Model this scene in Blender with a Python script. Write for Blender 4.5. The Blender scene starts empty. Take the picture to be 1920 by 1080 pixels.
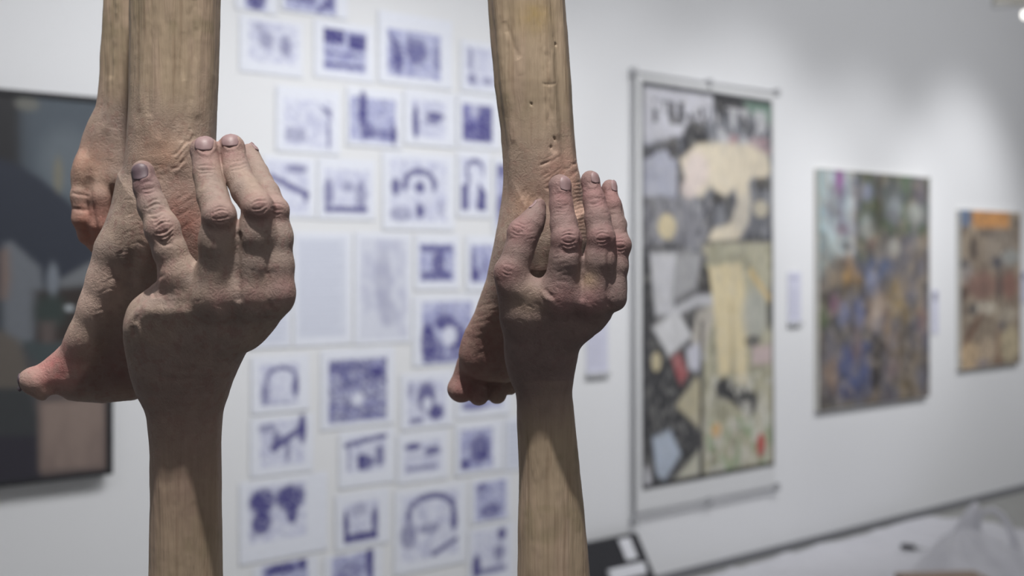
import bpy, math, random
import numpy as np
from mathutils import Vector, Matrix

random.seed(4)
rng = np.random.default_rng(7)
C = bpy.context.scene.collection
scene = bpy.context.scene

# ------------------------------------------------------------------ camera
F = 2667.0            # focal length in pixels (50 mm on 36 mm, 1920 wide)
EYE = 1.69
HY = 490.0            # horizon row
cam = bpy.data.cameras.new('camera')
cam.lens = 50.0
cam.sensor_width = 36.0
cam.shift_y = -(540 - HY) / 1920.0
cam.dof.use_dof = True
cam.dof.focus_distance = 1.20
cam.dof.aperture_fstop = 5.4
cam.clip_start = 0.05
camo = bpy.data.objects.new('camera', cam)
C.objects.link(camo)
camo.location = (0, 0, EYE)
camo.rotation_euler = (math.pi / 2, 0, 0)
scene.camera = camo

# ------------------------------------------------------------------ world, view
scene.view_settings.view_transform = 'Standard'
scene.view_settings.look = 'None'
scene.view_settings.gamma = 1.0
scene.view_settings.use_curve_mapping = False
scene.view_settings.exposure = 0.0
w = bpy.data.worlds.new('world')
scene.world = w
w.use_nodes = True
w.node_tree.nodes['Background'].inputs[0].default_value = (0.84, 0.84, 0.88, 1)
w.node_tree.nodes['Background'].inputs[1].default_value = 0.23

# wall frame: the long gallery wall recedes to the right
XV = 3600.0
TH = math.atan((XV - 960) / F)
S_, C_ = math.sin(TH), math.cos(TH)
D_ = 4.7
K_ = D_ * F / C_
PHI = math.atan2(C_, S_)
WROT = PHI


def wz(px):
    return K_ / (XV - px)


def wt(px):
    return (wz(px) - D_ * S_) / C_


def wh(px, py):
    return EYE + (HY - py) / F * wz(px)


def wall_point(t, h, n=0.0):
    """t along the wall, h height, n distance out of the wall into the room"""
    return Vector((-D_ * C_ + t * S_ + n * C_, D_ * S_ + t * C_ - n * S_, h))


def PW(px, py, Z):
    return Vector(((px - 960) / F * Z, Z, EYE - (py - HY) / F * Z))


def spot(name, loc, target, power, angle, blend, size, color=(1, 1, 1)):
    l = bpy.data.lights.new(name, 'SPOT')
    l.energy = power
    l.spot_size = math.radians(angle)
    l.spot_blend = blend
    l.shadow_soft_size = size
    l.color = color
    o = bpy.data.objects.new(name, l)
    C.objects.link(o)
    o.location = loc
    d = Vector(target) - Vector(loc)
    o.rotation_euler = d.to_track_quat('-Z', 'Y').to_euler()
    return o


# key spot on the sculpture, high and in front of it
spot('sculpture_spot', (-0.13, 0.50, 3.85), (-0.08, 1.28, 1.6), 300, 34, 0.5, 0.030, (1.0, 0.955, 0.89))
spot('sculpture_fill_spot', (1.3, -0.9, 3.3), (0.0, 1.3, 1.6), 40, 40, 0.8, 0.08, (1.0, 0.95, 0.90))
# wall washers under the ceiling
for px, py, p, a in ((60, 480, 60, 70), (480, 380, 95, 66), (820, 420, 105, 66), (1150, 440, 85, 64), (1400, 450, 142, 62),
                     (1620, 500, 135, 58), (1800, 430, 175, 54), (2040, 640, 150, 60)):
    t = wt(px)
    spot('wall_wash_spot', wall_point(t, 3.75, 2.1), wall_point(t, wh(px, py) - 0.25, 0), p * 1.05, a, 1.0, 0.15, (0.99, 0.99, 1.0))
al = bpy.data.lights.new('added_wall_fill', 'AREA')  # added unseen area light, softens the scallops and lifts the wall's ambient level
al.shape = 'RECTANGLE'; al.size = 13.0; al.size_y = 0.3
al.energy = 105
al.color = (0.99, 0.99, 1.0)
alo = bpy.data.objects.new('added_wall_fill', al)
C.objects.link(alo)
alo.location = wall_point(4.2, 3.85, 2.8)
dv = wall_point(4.2, 1.2, 0.0) - wall_point(4.2, 3.85, 2.8)
zx = -dv.normalized(); xx = Vector((S_, C_, 0)); yy = zx.cross(xx)
alo.rotation_euler = Matrix((xx, yy, zx)).transposed().to_euler()


# ------------------------------------------------------------------ materials
def srgb(r, g, b):
    f = lambda c: (c / 255 / 12.92) if c / 255 <= 0.04045 else ((c / 255 + 0.055) / 1.055) ** 2.4
    return (f(r), f(g), f(b), 1.0)


def new_mat(name):
    m = bpy.data.materials.new(name)
    m.use_nodes = True
    nt = m.node_tree
    return m, nt, nt.nodes['Principled BSDF']


def mat(name, col, rough=0.6, noise=0.04, scale=20.0, bump=0.0, metal=0.0, stretch=(1, 1, 1)):
    m, nt, b = new_mat(name)
    tc = nt.nodes.new('ShaderNodeTexCoord')
    mp = nt.nodes.new('ShaderNodeMapping')
    mp.inputs['Scale'].default_value = stretch
    nt.links.new(tc.outputs['Object'], mp.inputs[0])
    n = nt.nodes.new('ShaderNodeTexNoise')
    n.inputs['Scale'].default_value = scale
    n.inputs['Detail'].default_value = 5
    nt.links.new(mp.outputs[0], n.inputs['Vector'])
    r = nt.nodes.new('ShaderNodeMapRange')
    r.inputs['To Min'].default_value = 1 - noise
    r.inputs['To Max'].default_value = 1 + noise
    nt.links.new(n.outputs['Fac'], r.inputs['Value'])
    h = nt.nodes.new('ShaderNodeHueSaturation')
    h.inputs['Color'].default_value = col
    nt.links.new(r.outputs[0], h.inputs['Value'])
    nt.links.new(h.outputs[0], b.inputs['Base Color'])
    b.inputs['Roughness'].default_value = rough
    b.inputs['Metallic'].default_value = metal
    if bump:
        bp = nt.nodes.new('ShaderNodeBump')
        bp.inputs['Strength'].default_value = bump
        bp.inputs['Distance'].default_value = 0.002
        nt.links.new(n.outputs['Fac'], bp.inputs['Height'])
        nt.links.new(bp.outputs[0], b.inputs['Normal'])
    return m


M_wall = mat('painted_wall', srgb(226, 227, 229), 0.8, 0.012, 2.0, 0.05)
M_ceil = mat('ceiling_paint', srgb(215, 216, 218), 0.85, 0.01, 2.0)
M_floor = mat('grey_floor', srgb(146, 146, 143), 0.5, 0.08, 6.0, 0.05)
M_base = mat('baseboard_paint', srgb(120, 121, 126), 0.6, 0.02)
M_black = mat('black_frame', srgb(38, 38, 42), 0.5, 0.05)
M_dark = mat('dark_board', srgb(44, 44, 48), 0.55, 0.08)
M_white = mat('white_card', srgb(222, 223, 228), 0.7, 0.02)
M_metal = mat('grey_rod', srgb(186, 187, 190), 0.45, 0.03)
M_canvas = mat('canvas_edge', srgb(205, 203, 196), 0.8, 0.03)
M_cloth = mat('white_sheeting', srgb(200, 200, 206), 0.7, 0.03, 5, 0.1)
M_lampw = mat('lamp_housing', srgb(150, 147, 138), 0.5, 0.03)
M_tan = mat('tan_cardboard', srgb(150, 132, 118), 0.8, 0.08)


def attr_mat(name, rough=0.7, spec=0.3):
    m, nt, b = new_mat(name)
    a = nt.nodes.new('ShaderNodeAttribute')
    a.attribute_name = 'Col'
    n = nt.nodes.new('ShaderNodeTexNoise')
    n.inputs['Scale'].default_value = 60
    tc = nt.nodes.new('ShaderNodeTexCoord')
    nt.links.new(tc.outputs['Object'], n.inputs['Vector'])
    r = nt.nodes.new('ShaderNodeMapRange')
    r.inputs['To Min'].default_value = 0.9
    r.inputs['To Max'].default_value = 1.1
    nt.links.new(n.outputs['Fac'], r.inputs['Value'])
    h = nt.nodes.new('ShaderNodeHueSaturation')
    nt.links.new(a.outputs['Color'], h.inputs['Color'])
    nt.links.new(r.outputs[0], h.inputs['Value'])
    nt.links.new(h.outputs[0], b.inputs['Base Color'])
    b.inputs['Roughness'].default_value = rough
    b.inputs['Specular IOR Level'].default_value = spec
    return m


M_print = attr_mat('printed_paper')
M_paint = attr_mat('oil_paint', 0.55, 0.4)
M_photo = attr_mat('photo_print', 0.35, 0.5)


def skin_mat():
    m, nt, b = new_mat('painted_carved_wood')
    N, L = nt.nodes, nt.links
    a = N.new('ShaderNodeAttribute'); a.attribute_name = 'Col'
    fl = N.new('ShaderNodeAttribute'); fl.attribute_name = 'Flesh'
    tc = N.new('ShaderNodeTexCoord')
    mp = N.new('ShaderNodeMapping'); mp.inputs['Scale'].default_value = (1, 1, 0.06)
    L.new(tc.outputs['Object'], mp.inputs[0])
    g = N.new('ShaderNodeTexNoise'); g.inputs['Scale'].default_value = 330; g.inputs['Detail'].default_value = 6
    g.inputs['Distortion'].default_value = 0.6
    L.new(mp.outputs[0], g.inputs['Vector'])
    g2 = N.new('ShaderNodeTexNoise'); g2.inputs['Scale'].default_value = 95; g2.inputs['Detail'].default_value = 3
    L.new(mp.outputs[0], g2.inputs['Vector'])
    s = N.new('ShaderNodeTexNoise'); s.inputs['Scale'].default_value = 260; s.inputs['Detail'].default_value = 8
    s.inputs['Roughness'].default_value = 0.65; s.inputs['Distortion'].default_value = 1.6
    L.new(tc.outputs['Object'], s.inputs['Vector'])
    s2 = N.new('ShaderNodeTexNoise'); s2.inputs['Scale'].default_value = 60; s2.inputs['Detail'].default_value = 5
    L.new(tc.outputs['Object'], s2.inputs['Vector'])
    # colour value
    mixn = N.new('ShaderNodeMix'); mixn.data_type = 'FLOAT'
    L.new(fl.outputs['Fac'], mixn.inputs['Factor'])
    L.new(g.outputs['Fac'], mixn.inputs['A']); L.new(s.outputs['Fac'], mixn.inputs['B'])
    add = N.new('ShaderNodeMath'); add.operation = 'ADD'
    mix2 = N.new('ShaderNodeMix'); mix2.data_type = 'FLOAT'
    L.new(fl.outputs['Fac'], mix2.inputs['Factor'])
    L.new(g2.outputs['Fac'], mix2.inputs['A']); L.new(s2.outputs['Fac'], mix2.inputs['B'])
    L.new(mixn.outputs['Result'], add.inputs[0]); L.new(mix2.outputs['Result'], add.inputs[1])
    r = N.new('ShaderNodeMapRange'); r.inputs['From Min'].default_value = 0.6; r.inputs['From Max'].default_value = 1.4
    r.inputs['To Min'].default_value = 0.88; r.inputs['To Max'].default_value = 1.12
    L.new(add.outputs[0], r.inputs['Value'])
    h = N.new('ShaderNodeHueSaturation')
    L.new(a.outputs['Color'], h.inputs['Color']); L.new(r.outputs[0], h.inputs['Value'])
    L.new(h.outputs[0], b.inputs['Base Color'])
    bp = N.new('ShaderNodeBump'); bp.inputs['Strength'].default_value = 0.6; bp.inputs['Distance'].default_value = 0.0017
    L.new(add.outputs[0], bp.inputs['Height']); L.new(bp.outputs[0], b.inputs['Normal'])
    b.inputs['Roughness'].default_value = 0.58
    b.inputs['Specular IOR Level'].default_value = 0.28
    return m


M_skin = skin_mat()
M_nail = mat('painted_nail', srgb(142, 118, 120), 0.5, 0.14, 160, 0.15)
M_nail_dark = mat('painted_nail_dark', srgb(98, 82, 90), 0.5, 0.14, 160, 0.15)


def set_props(o, label=None, cat=None, group=None, kind=None):
    if label: o['label'] = label
    if cat: o['category'] = cat
    if group: o['group'] = group
    if kind: o['kind'] = kind
    return o


def mesh_obj(name, verts, faces, material, parent=None, smooth=False):
    me = bpy.data.meshes.new(name)
    me.from_pydata([tuple(v) for v in verts], [], [tuple(f) for f in faces])
    me.update()
    if smooth:
        me.polygons.foreach_set('use_smooth', [True] * len(me.polygons))
    if material: me.materials.append(material)
    o = bpy.data.objects.new(name, me)
    C.objects.link(o)
    if parent is not None:
        o.parent = parent
    return o


def empty(name, loc, rz=0.0):
    o = bpy.data.objects.new(name, None)
    C.objects.link(o)
    o.location = loc
    o.rotation_euler = (0, 0, rz)
    o.empty_display_size = 0.1
    return o


BOXF = [(0, 3, 2, 1), (4, 5, 6, 7), (0, 1, 5, 4), (1, 2, 6, 5), (2, 3, 7, 6), (3, 0, 4, 7)]


def box_vf(x0, x1, y0, y1, z0, z1, V, Fc):
    n = len(V)
    V += [(x0, y0, z0), (x1, y0, z0), (x1, y1, z0), (x0, y1, z0), (x0, y0, z1), (x1, y0, z1), (x1, y1, z1), (x0, y1, z1)]
    Fc += [tuple(i + n for i in f) for f in BOXF]


def box(name, x0, x1, y0, y1, z0, z1, material, parent=None):
    V, Fc = [], []
    box_vf(x0, x1, y0, y1, z0, z1, V, Fc)
    return mesh_obj(name, V, Fc, material, parent)


def tube(name, pts, rad, material, parent=None, seg=10, closed=False):
    pts = [Vector(p) for p in pts]
    rads = rad if isinstance(rad, (list, tuple)) else [rad] * len(pts)
    V, Fc = [], []
    up0 = Vector((0, 0, 1))
    for i, p in enumerate(pts):
        a = pts[max(i - 1, 0)]; b = pts[min(i + 1, len(pts) - 1)]
        d = (b - a).normalized()
        up = up0 if abs(d.dot(up0)) < 0.95 else Vector((1, 0, 0))
        u = d.cross(up).normalized(); v = d.cross(u)
        for k in range(seg):
            an = 2 * math.pi * k / seg
            V.append(p + (u * math.cos(an) + v * math.sin(an)) * rads[i])
    for i in range(len(pts) - 1):
        for k in range(seg):
            k2 = (k + 1) % seg
            Fc.append((i * seg + k, i * seg + k2, (i + 1) * seg + k2, (i + 1) * seg + k))
    Fc.append(tuple(range(seg))[::-1]); Fc.append(tuple((len(pts) - 1) * seg + k for k in range(seg)))
    return mesh_obj(name, V, Fc, material, parent, True)


# ------------------------------------------------------------------ the room
tL, tR = -6.5, 13.0
CEIL = 4.0


def wall_slab(name, t0, t1, n0, n1, h0, h1, material):
    V, Fc = [], []
    for t, n, h in ((t0, n1, h0), (t1, n1, h0), (t1, n0, h0), (t0, n0, h0), (t0, n1, h1), (t1, n1, h1), (t1, n0, h1), (t0, n0, h1)):
        V.append(wall_point(t, h, n))
    o = mesh_obj(name, V, BOXF, material)
    o['kind'] = 'structure'
    return o


wall_slab('wall_back', tL, tR, -0.12, 0.0, 0.0, CEIL, M_wall)
wall_slab('floor', tL, tR, -0.12, 9.5, -0.1, 0.0, M_floor)
wall_slab('ceiling', tL, tR, -0.12, 9.5, CEIL, CEIL + 0.1, M_ceil)
wall_slab('baseboard_back', tL, tR, 0.0, 0.012, 0.0, 0.045, M_base)


# ------------------------------------------------------------------ value noise
def hash3(i, j, k, seed):
    h = (i.astype(np.int64) * 374761393 + j.astype(np.int64) * 668265263 + k.astype(np.int64) * 2147483647 + seed * 974634777) & 0xFFFFFFFF
    h = ((h ^ (h >> 13)) * 1274126177) & 0xFFFFFFFF
    h = h ^ (h >> 16)
    return (h & 0xFFFF).astype(np.float32) / 65535.0


def vnoise(p, scale, seed=0):
    q = p * scale
    i = np.floor(q).astype(np.int64)
    f = (q - i).astype(np.float32)
    f = f * f * (3 - 2 * f)
    r = 0
    for a in (0, 1):
        for b in (0, 1):
            for c in (0, 1):
                wgt = (f[:, 0] if a else 1 - f[:, 0]) * (f[:, 1] if b else 1 - f[:, 1]) * (f[:, 2] if c else 1 - f[:, 2])
                r = r + wgt * hash3(i[:, 0] + a, i[:, 1] + b, i[:, 2] + c, seed)
    return r


def fbm(p, scale, seed=0, octv=3):
    r, a, t = 0, 1.0, 0
    for o in range(octv):
        r = r + a * vnoise(p, scale * 2 ** o, seed + o); t += a; a *= 0.5
    return r / t


# ------------------------------------------------------------------ flat pictures
def lin(c):
    return np.array(srgb(*c)[:3], dtype=np.float32)


def sstep(x):
    x = np.clip(x, 0, 1)
    return x * x * (3 - 2 * x)


class Canvas:
    """colour of a flat print, painted over its own 0-100 by 0-100 sheet coordinates"""
    def __init__(self, nx, ny, base):
        u, v = np.meshgrid(np.linspace(0, 100, nx + 1), np.linspace(0, 100, ny + 1))
        self.nx, self.ny = nx, ny
        self.u, self.v = u.ravel(), v.ravel()
        self.asp = 1.0
        self.c = np.tile(lin(base), (len(self.u), 1))
        self.mask = np.ones(len(self.u), dtype=np.float32)

    def put(self, m, col, a=1.0):
        m = (m * a * self.mask)[:, None]
        self.c = self.c * (1 - m) + lin(col)[None] * m

    def rect(self, u0, u1, v0, v1, col, a=1.0, soft=1.0):
        m = sstep((self.u - u0) / soft + .5) * sstep((u1 - self.u) / soft + .5) * sstep((self.v - v0) / soft + .5) * sstep((v1 - self.v) / soft + .5)
        self.put(m, col, a)

    def ell(self, cu, cv, ru, rv, col, a=1.0, soft=0.25, rot=0.0):
        c, s = math.cos(math.radians(rot)), math.sin(math.radians(rot))
        x, y = self.u - cu, self.v - cv
        q = np.sqrt(((x * c + y * s) / ru) ** 2 + ((-x * s + y * c) / rv) ** 2)
        self.put(sstep((1 - q) / soft + .5), col, a)

    def poly(self, pts, col, a=1.0, soft=1.2):
        d = poly_sdf(self.u, self.v, pts)
        self.put(sstep(-d / soft + .5), col, a)

    def line(self, pts, wd, col, a=1.0):
        d = np.full(len(self.u), 1e9)
        for (x0, y0), (x1, y1) in zip(pts[:-1], pts[1:]):
            ex, ey = x1 - x0, y1 - y0
            t = np.clip(((self.u - x0) * ex + (self.v - y0) * ey) / (ex * ex + ey * ey + 1e-9), 0, 1)
            d = np.minimum(d, np.hypot(self.u - x0 - t * ex, self.v - y0 - t * ey))
        self.put(sstep((wd / 2 - d) / 1.0 + .5), col, a)

    def noise(self, col, sc, seed, thr=0.5, soft=0.15, a=1.0, su=1.0, sv=1.0, box=None):
        p = np.stack([self.u * su, self.v * sv, np.zeros_like(self.u)], 1)
        n = fbm(p, sc, seed, 3)
        m = sstep((n - thr) / soft + .5)
        if box:
            m = m * ((self.u >= box[0]) & (self.u <= box[1]) & (self.v >= box[2]) & (self.v <= box[3]))
        self.put(m, col, a)


def poly_sdf(x, y, pts):
    pts = np.array(pts, dtype=np.float64)
    n = len(pts)
    d = np.full(x.shape, 1e18)
    s = np.ones(x.shape)
    j = n - 1
    for i in range(n):
        e = pts[j] - pts[i]
        wx, wy = x - pts[i, 0], y - pts[i, 1]
        t = np.clip((wx * e[0] + wy * e[1]) / (e @ e), 0, 1)
        bx, by = wx - e[0] * t, wy - e[1] * t
        d = np.minimum(d, bx * bx + by * by)
        c1 = y >= pts[i, 1]; c2 = y < pts[j, 1]; c3 = e[0] * wy > e[1] * wx
        flip = (c1 & c2 & c3) | (~c1 & ~c2 & ~c3)
        s = np.where(flip, -s, s)
        j = i
    return s * np.sqrt(d)


def flat_print(name, cv, width, height, thick, material, edge_mat=None, parent=None, curl=0.0, seed=0):
    """a sheet/canvas: coloured front grid with sides and a back; local x along wall, y into wall, z up; origin bottom left"""
    nx, ny = cv.nx, cv.ny
    u = cv.u / 100 * width
    v = (1 - cv.v / 100) * height
    rs = np.random.default_rng(seed)
    cu = curl * (((cv.u / 100 - .5) * 2) ** 2 * rs.uniform(0.3, 1) + np.maximum(0, cv.v / 100 - .5) * rs.uniform(0, 1.6))
    yf = -thick - cu
    yb = 0 - cu
    nv = len(u)
    V = np.zeros((nv * 2, 3))
    V[:nv] = np.stack([u, yf, v], 1); V[nv:] = np.stack([u, yb, v], 1)
    idx = np.arange(nv).reshape(ny + 1, nx + 1)
    a, b, c, d = idx[:-1, :-1], idx[:-1, 1:], idx[1:, 1:], idx[1:, :-1]
    front = np.stack([a, d, c, b], -1).reshape(-1, 4)
    rim = list(idx[0, :]) + list(idx[1:, -1]) + list(idx[-1, -2::-1]) + list(idx[-2:0:-1, 0])
    faces = front.tolist()
    nfront = len(faces)
    m = len(rim)
    for i in range(m):
        p, q = int(rim[i]), int(rim[(i + 1) % m])
        faces.append([p, q, q + nv, p + nv])
    faces += (front[:, ::-1] + nv).tolist()
    o = mesh_obj(name, V, faces, material, parent)
    me = o.data
    ca = me.color_attributes.new('Col', 'FLOAT_COLOR', 'POINT')
    col = np.ones((nv * 2, 4), dtype=np.float32)
    col[:nv, :3] = cv.c; col[nv:, :3] = cv.c
    ca.data.foreach_set('color', col.ravel())
    if edge_mat:
        me.materials.append(edge_mat)
        mi = np.zeros(len(me.polygons), dtype=np.int32); mi[nfront:] = 1
        me.polygons.foreach_set('material_index', mi)
    return o


def place_on_wall(o, px, py_bottom, n=0.002):
    o.location = wall_point(wt(px), wh(px, py_bottom), n)
    o.rotation_euler = (0, 0, WROT)


# ------------------------------------------------------------------ framed photograph at the left
def framed_photo():
    pxR = 197
    h1, h0 = wh(pxR, 187), wh(pxR, 886)
    W = 2.05; t1 = wt(pxR); t0 = t1 - W
    H = h1 - h0
    root = empty('framed_photograph', wall_point(t0, h0, 0.001), WROT)
    set_props(root, 'large dark framed photograph of a dim interior, at the left end of the wall', 'picture')
    n = 0.055
    V, Fc = [], []
    e = 0.018
    for (a, b, c, d) in ((0, W, 0, e), (0, W, H - e, H), (0, e, e, H - e), (W - e, W, e, H - e)):
        box_vf(a, b, -n, 0, c, d, V, Fc)
    mesh_obj('frame', V, Fc, M_black, root)
    # visible part: px 0..195 -> u from about 66 to 100
    def U(px): return (wt(px) - t0) / W * 100
    def Vv(px, py): return (h1 - wh(px, py)) / H * 100
    cv = Canvas(230, 150, (66, 70, 76))
    def p(*pts): return [(U(a), Vv(a, b)) for a, b in pts]
    cv.poly(p((-400, 100), (30, 100), (38, 500), (-400, 500)), (52, 52, 54), 1)
    cv.poly(p((38, 150), (200, 150), (200, 420), (120, 380), (38, 330)), (84, 92, 100), 1, 5)
    cv.ell(U(120), Vv(120, 300), 5, 9, (108, 116, 122), 0.7, 0.9)
    cv.ell(U(104), Vv(104, 325), 0.9, 5, (124, 120, 104), 0.8, 0.8)
    cv.ell(U(45), Vv(45, 188), 2.2, 1.8, (112, 112, 106), 0.9, 0.8)
    cv.poly(p((-300, 300), (-60, 280), (20, 300), (70, 330), (120, 372), (160, 420), (190, 470), (200, 530), (-300, 540)), (54, 58, 68), 1, 2)
    cv.poly(p((0, 455), (15, 450), (70, 500), (80, 560), (60, 640), (0, 660)), (108, 112, 118), 1, 2)
    cv.poly(p((-5, 470), (8, 465), (12, 520), (6, 560), (-5, 560)), (124, 106, 98), 1, 2.5)
    cv.poly(p((105, 525), (200, 470), (200, 535), (110, 545)), (112, 115, 119), 1, 1.5)
    cv.poly(p((60, 545), (200, 530), (200, 640), (60, 660)), (58, 52, 50), 1, 3)
    cv.ell(U(94), Vv(94, 525), 1.1, 4.5, (122, 128, 136), 0.9, 0.8)
    cv.ell(U(90), Vv(90, 585), 3.0, 4.5, (58, 68, 66), .9, 1.0)
    cv.ell(U(125), Vv(125, 578), 0.9, 0.9, (170, 176, 180), 1, 0.6)
    cv.poly(p((72, 605), (96, 605), (96, 645), (200, 640), (200, 900), (60, 900), (60, 650), (72, 650)), (98, 88, 86), 1, 3)
    cv.poly(p((35, 640), (90, 645), (130, 640), (150, 660), (120, 690), (70, 700)), (70, 78, 80), 1, 2)
    cv.poly(p((-300, 620), (0, 622), (30, 640), (45, 680), (52, 740), (-300, 745)), (98, 92, 86), 1, 2.5)
    cv.poly(p((-300, 735), (50, 730), (66, 790), (68, 900), (-300, 920)), (62, 64, 66), 1, 2)
    cv.poly(p((-300, 825), (64, 822), (70, 905), (-300, 930)), (54, 52, 60), 1, 2)
    cv.poly(p((70, 760), (190, 750), (190, 880), (70, 888)), (140, 124, 116), 1, 2)
    cv.noise((110, 96, 92), 0.12, 3, .5, .4, .5, su=3.0, sv=0.6, box=(U(70), U(190), 79, 100))
    o = flat_print('photo_print', cv, W - 2 * e, H - 2 * e, 0.004, M_photo, None, root)
    o.location = (e, -n + 0.012, e)
    bk = box('backing', e, W - e, -n + 0.016, -0.004, e, H - e, M_black, root)
    return root


framed_photo()


# ------------------------------------------------------------------ blue printed sheets
BL = (66, 62, 128)
BM = (128, 130, 186)
BP = (190, 194, 218)
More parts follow.
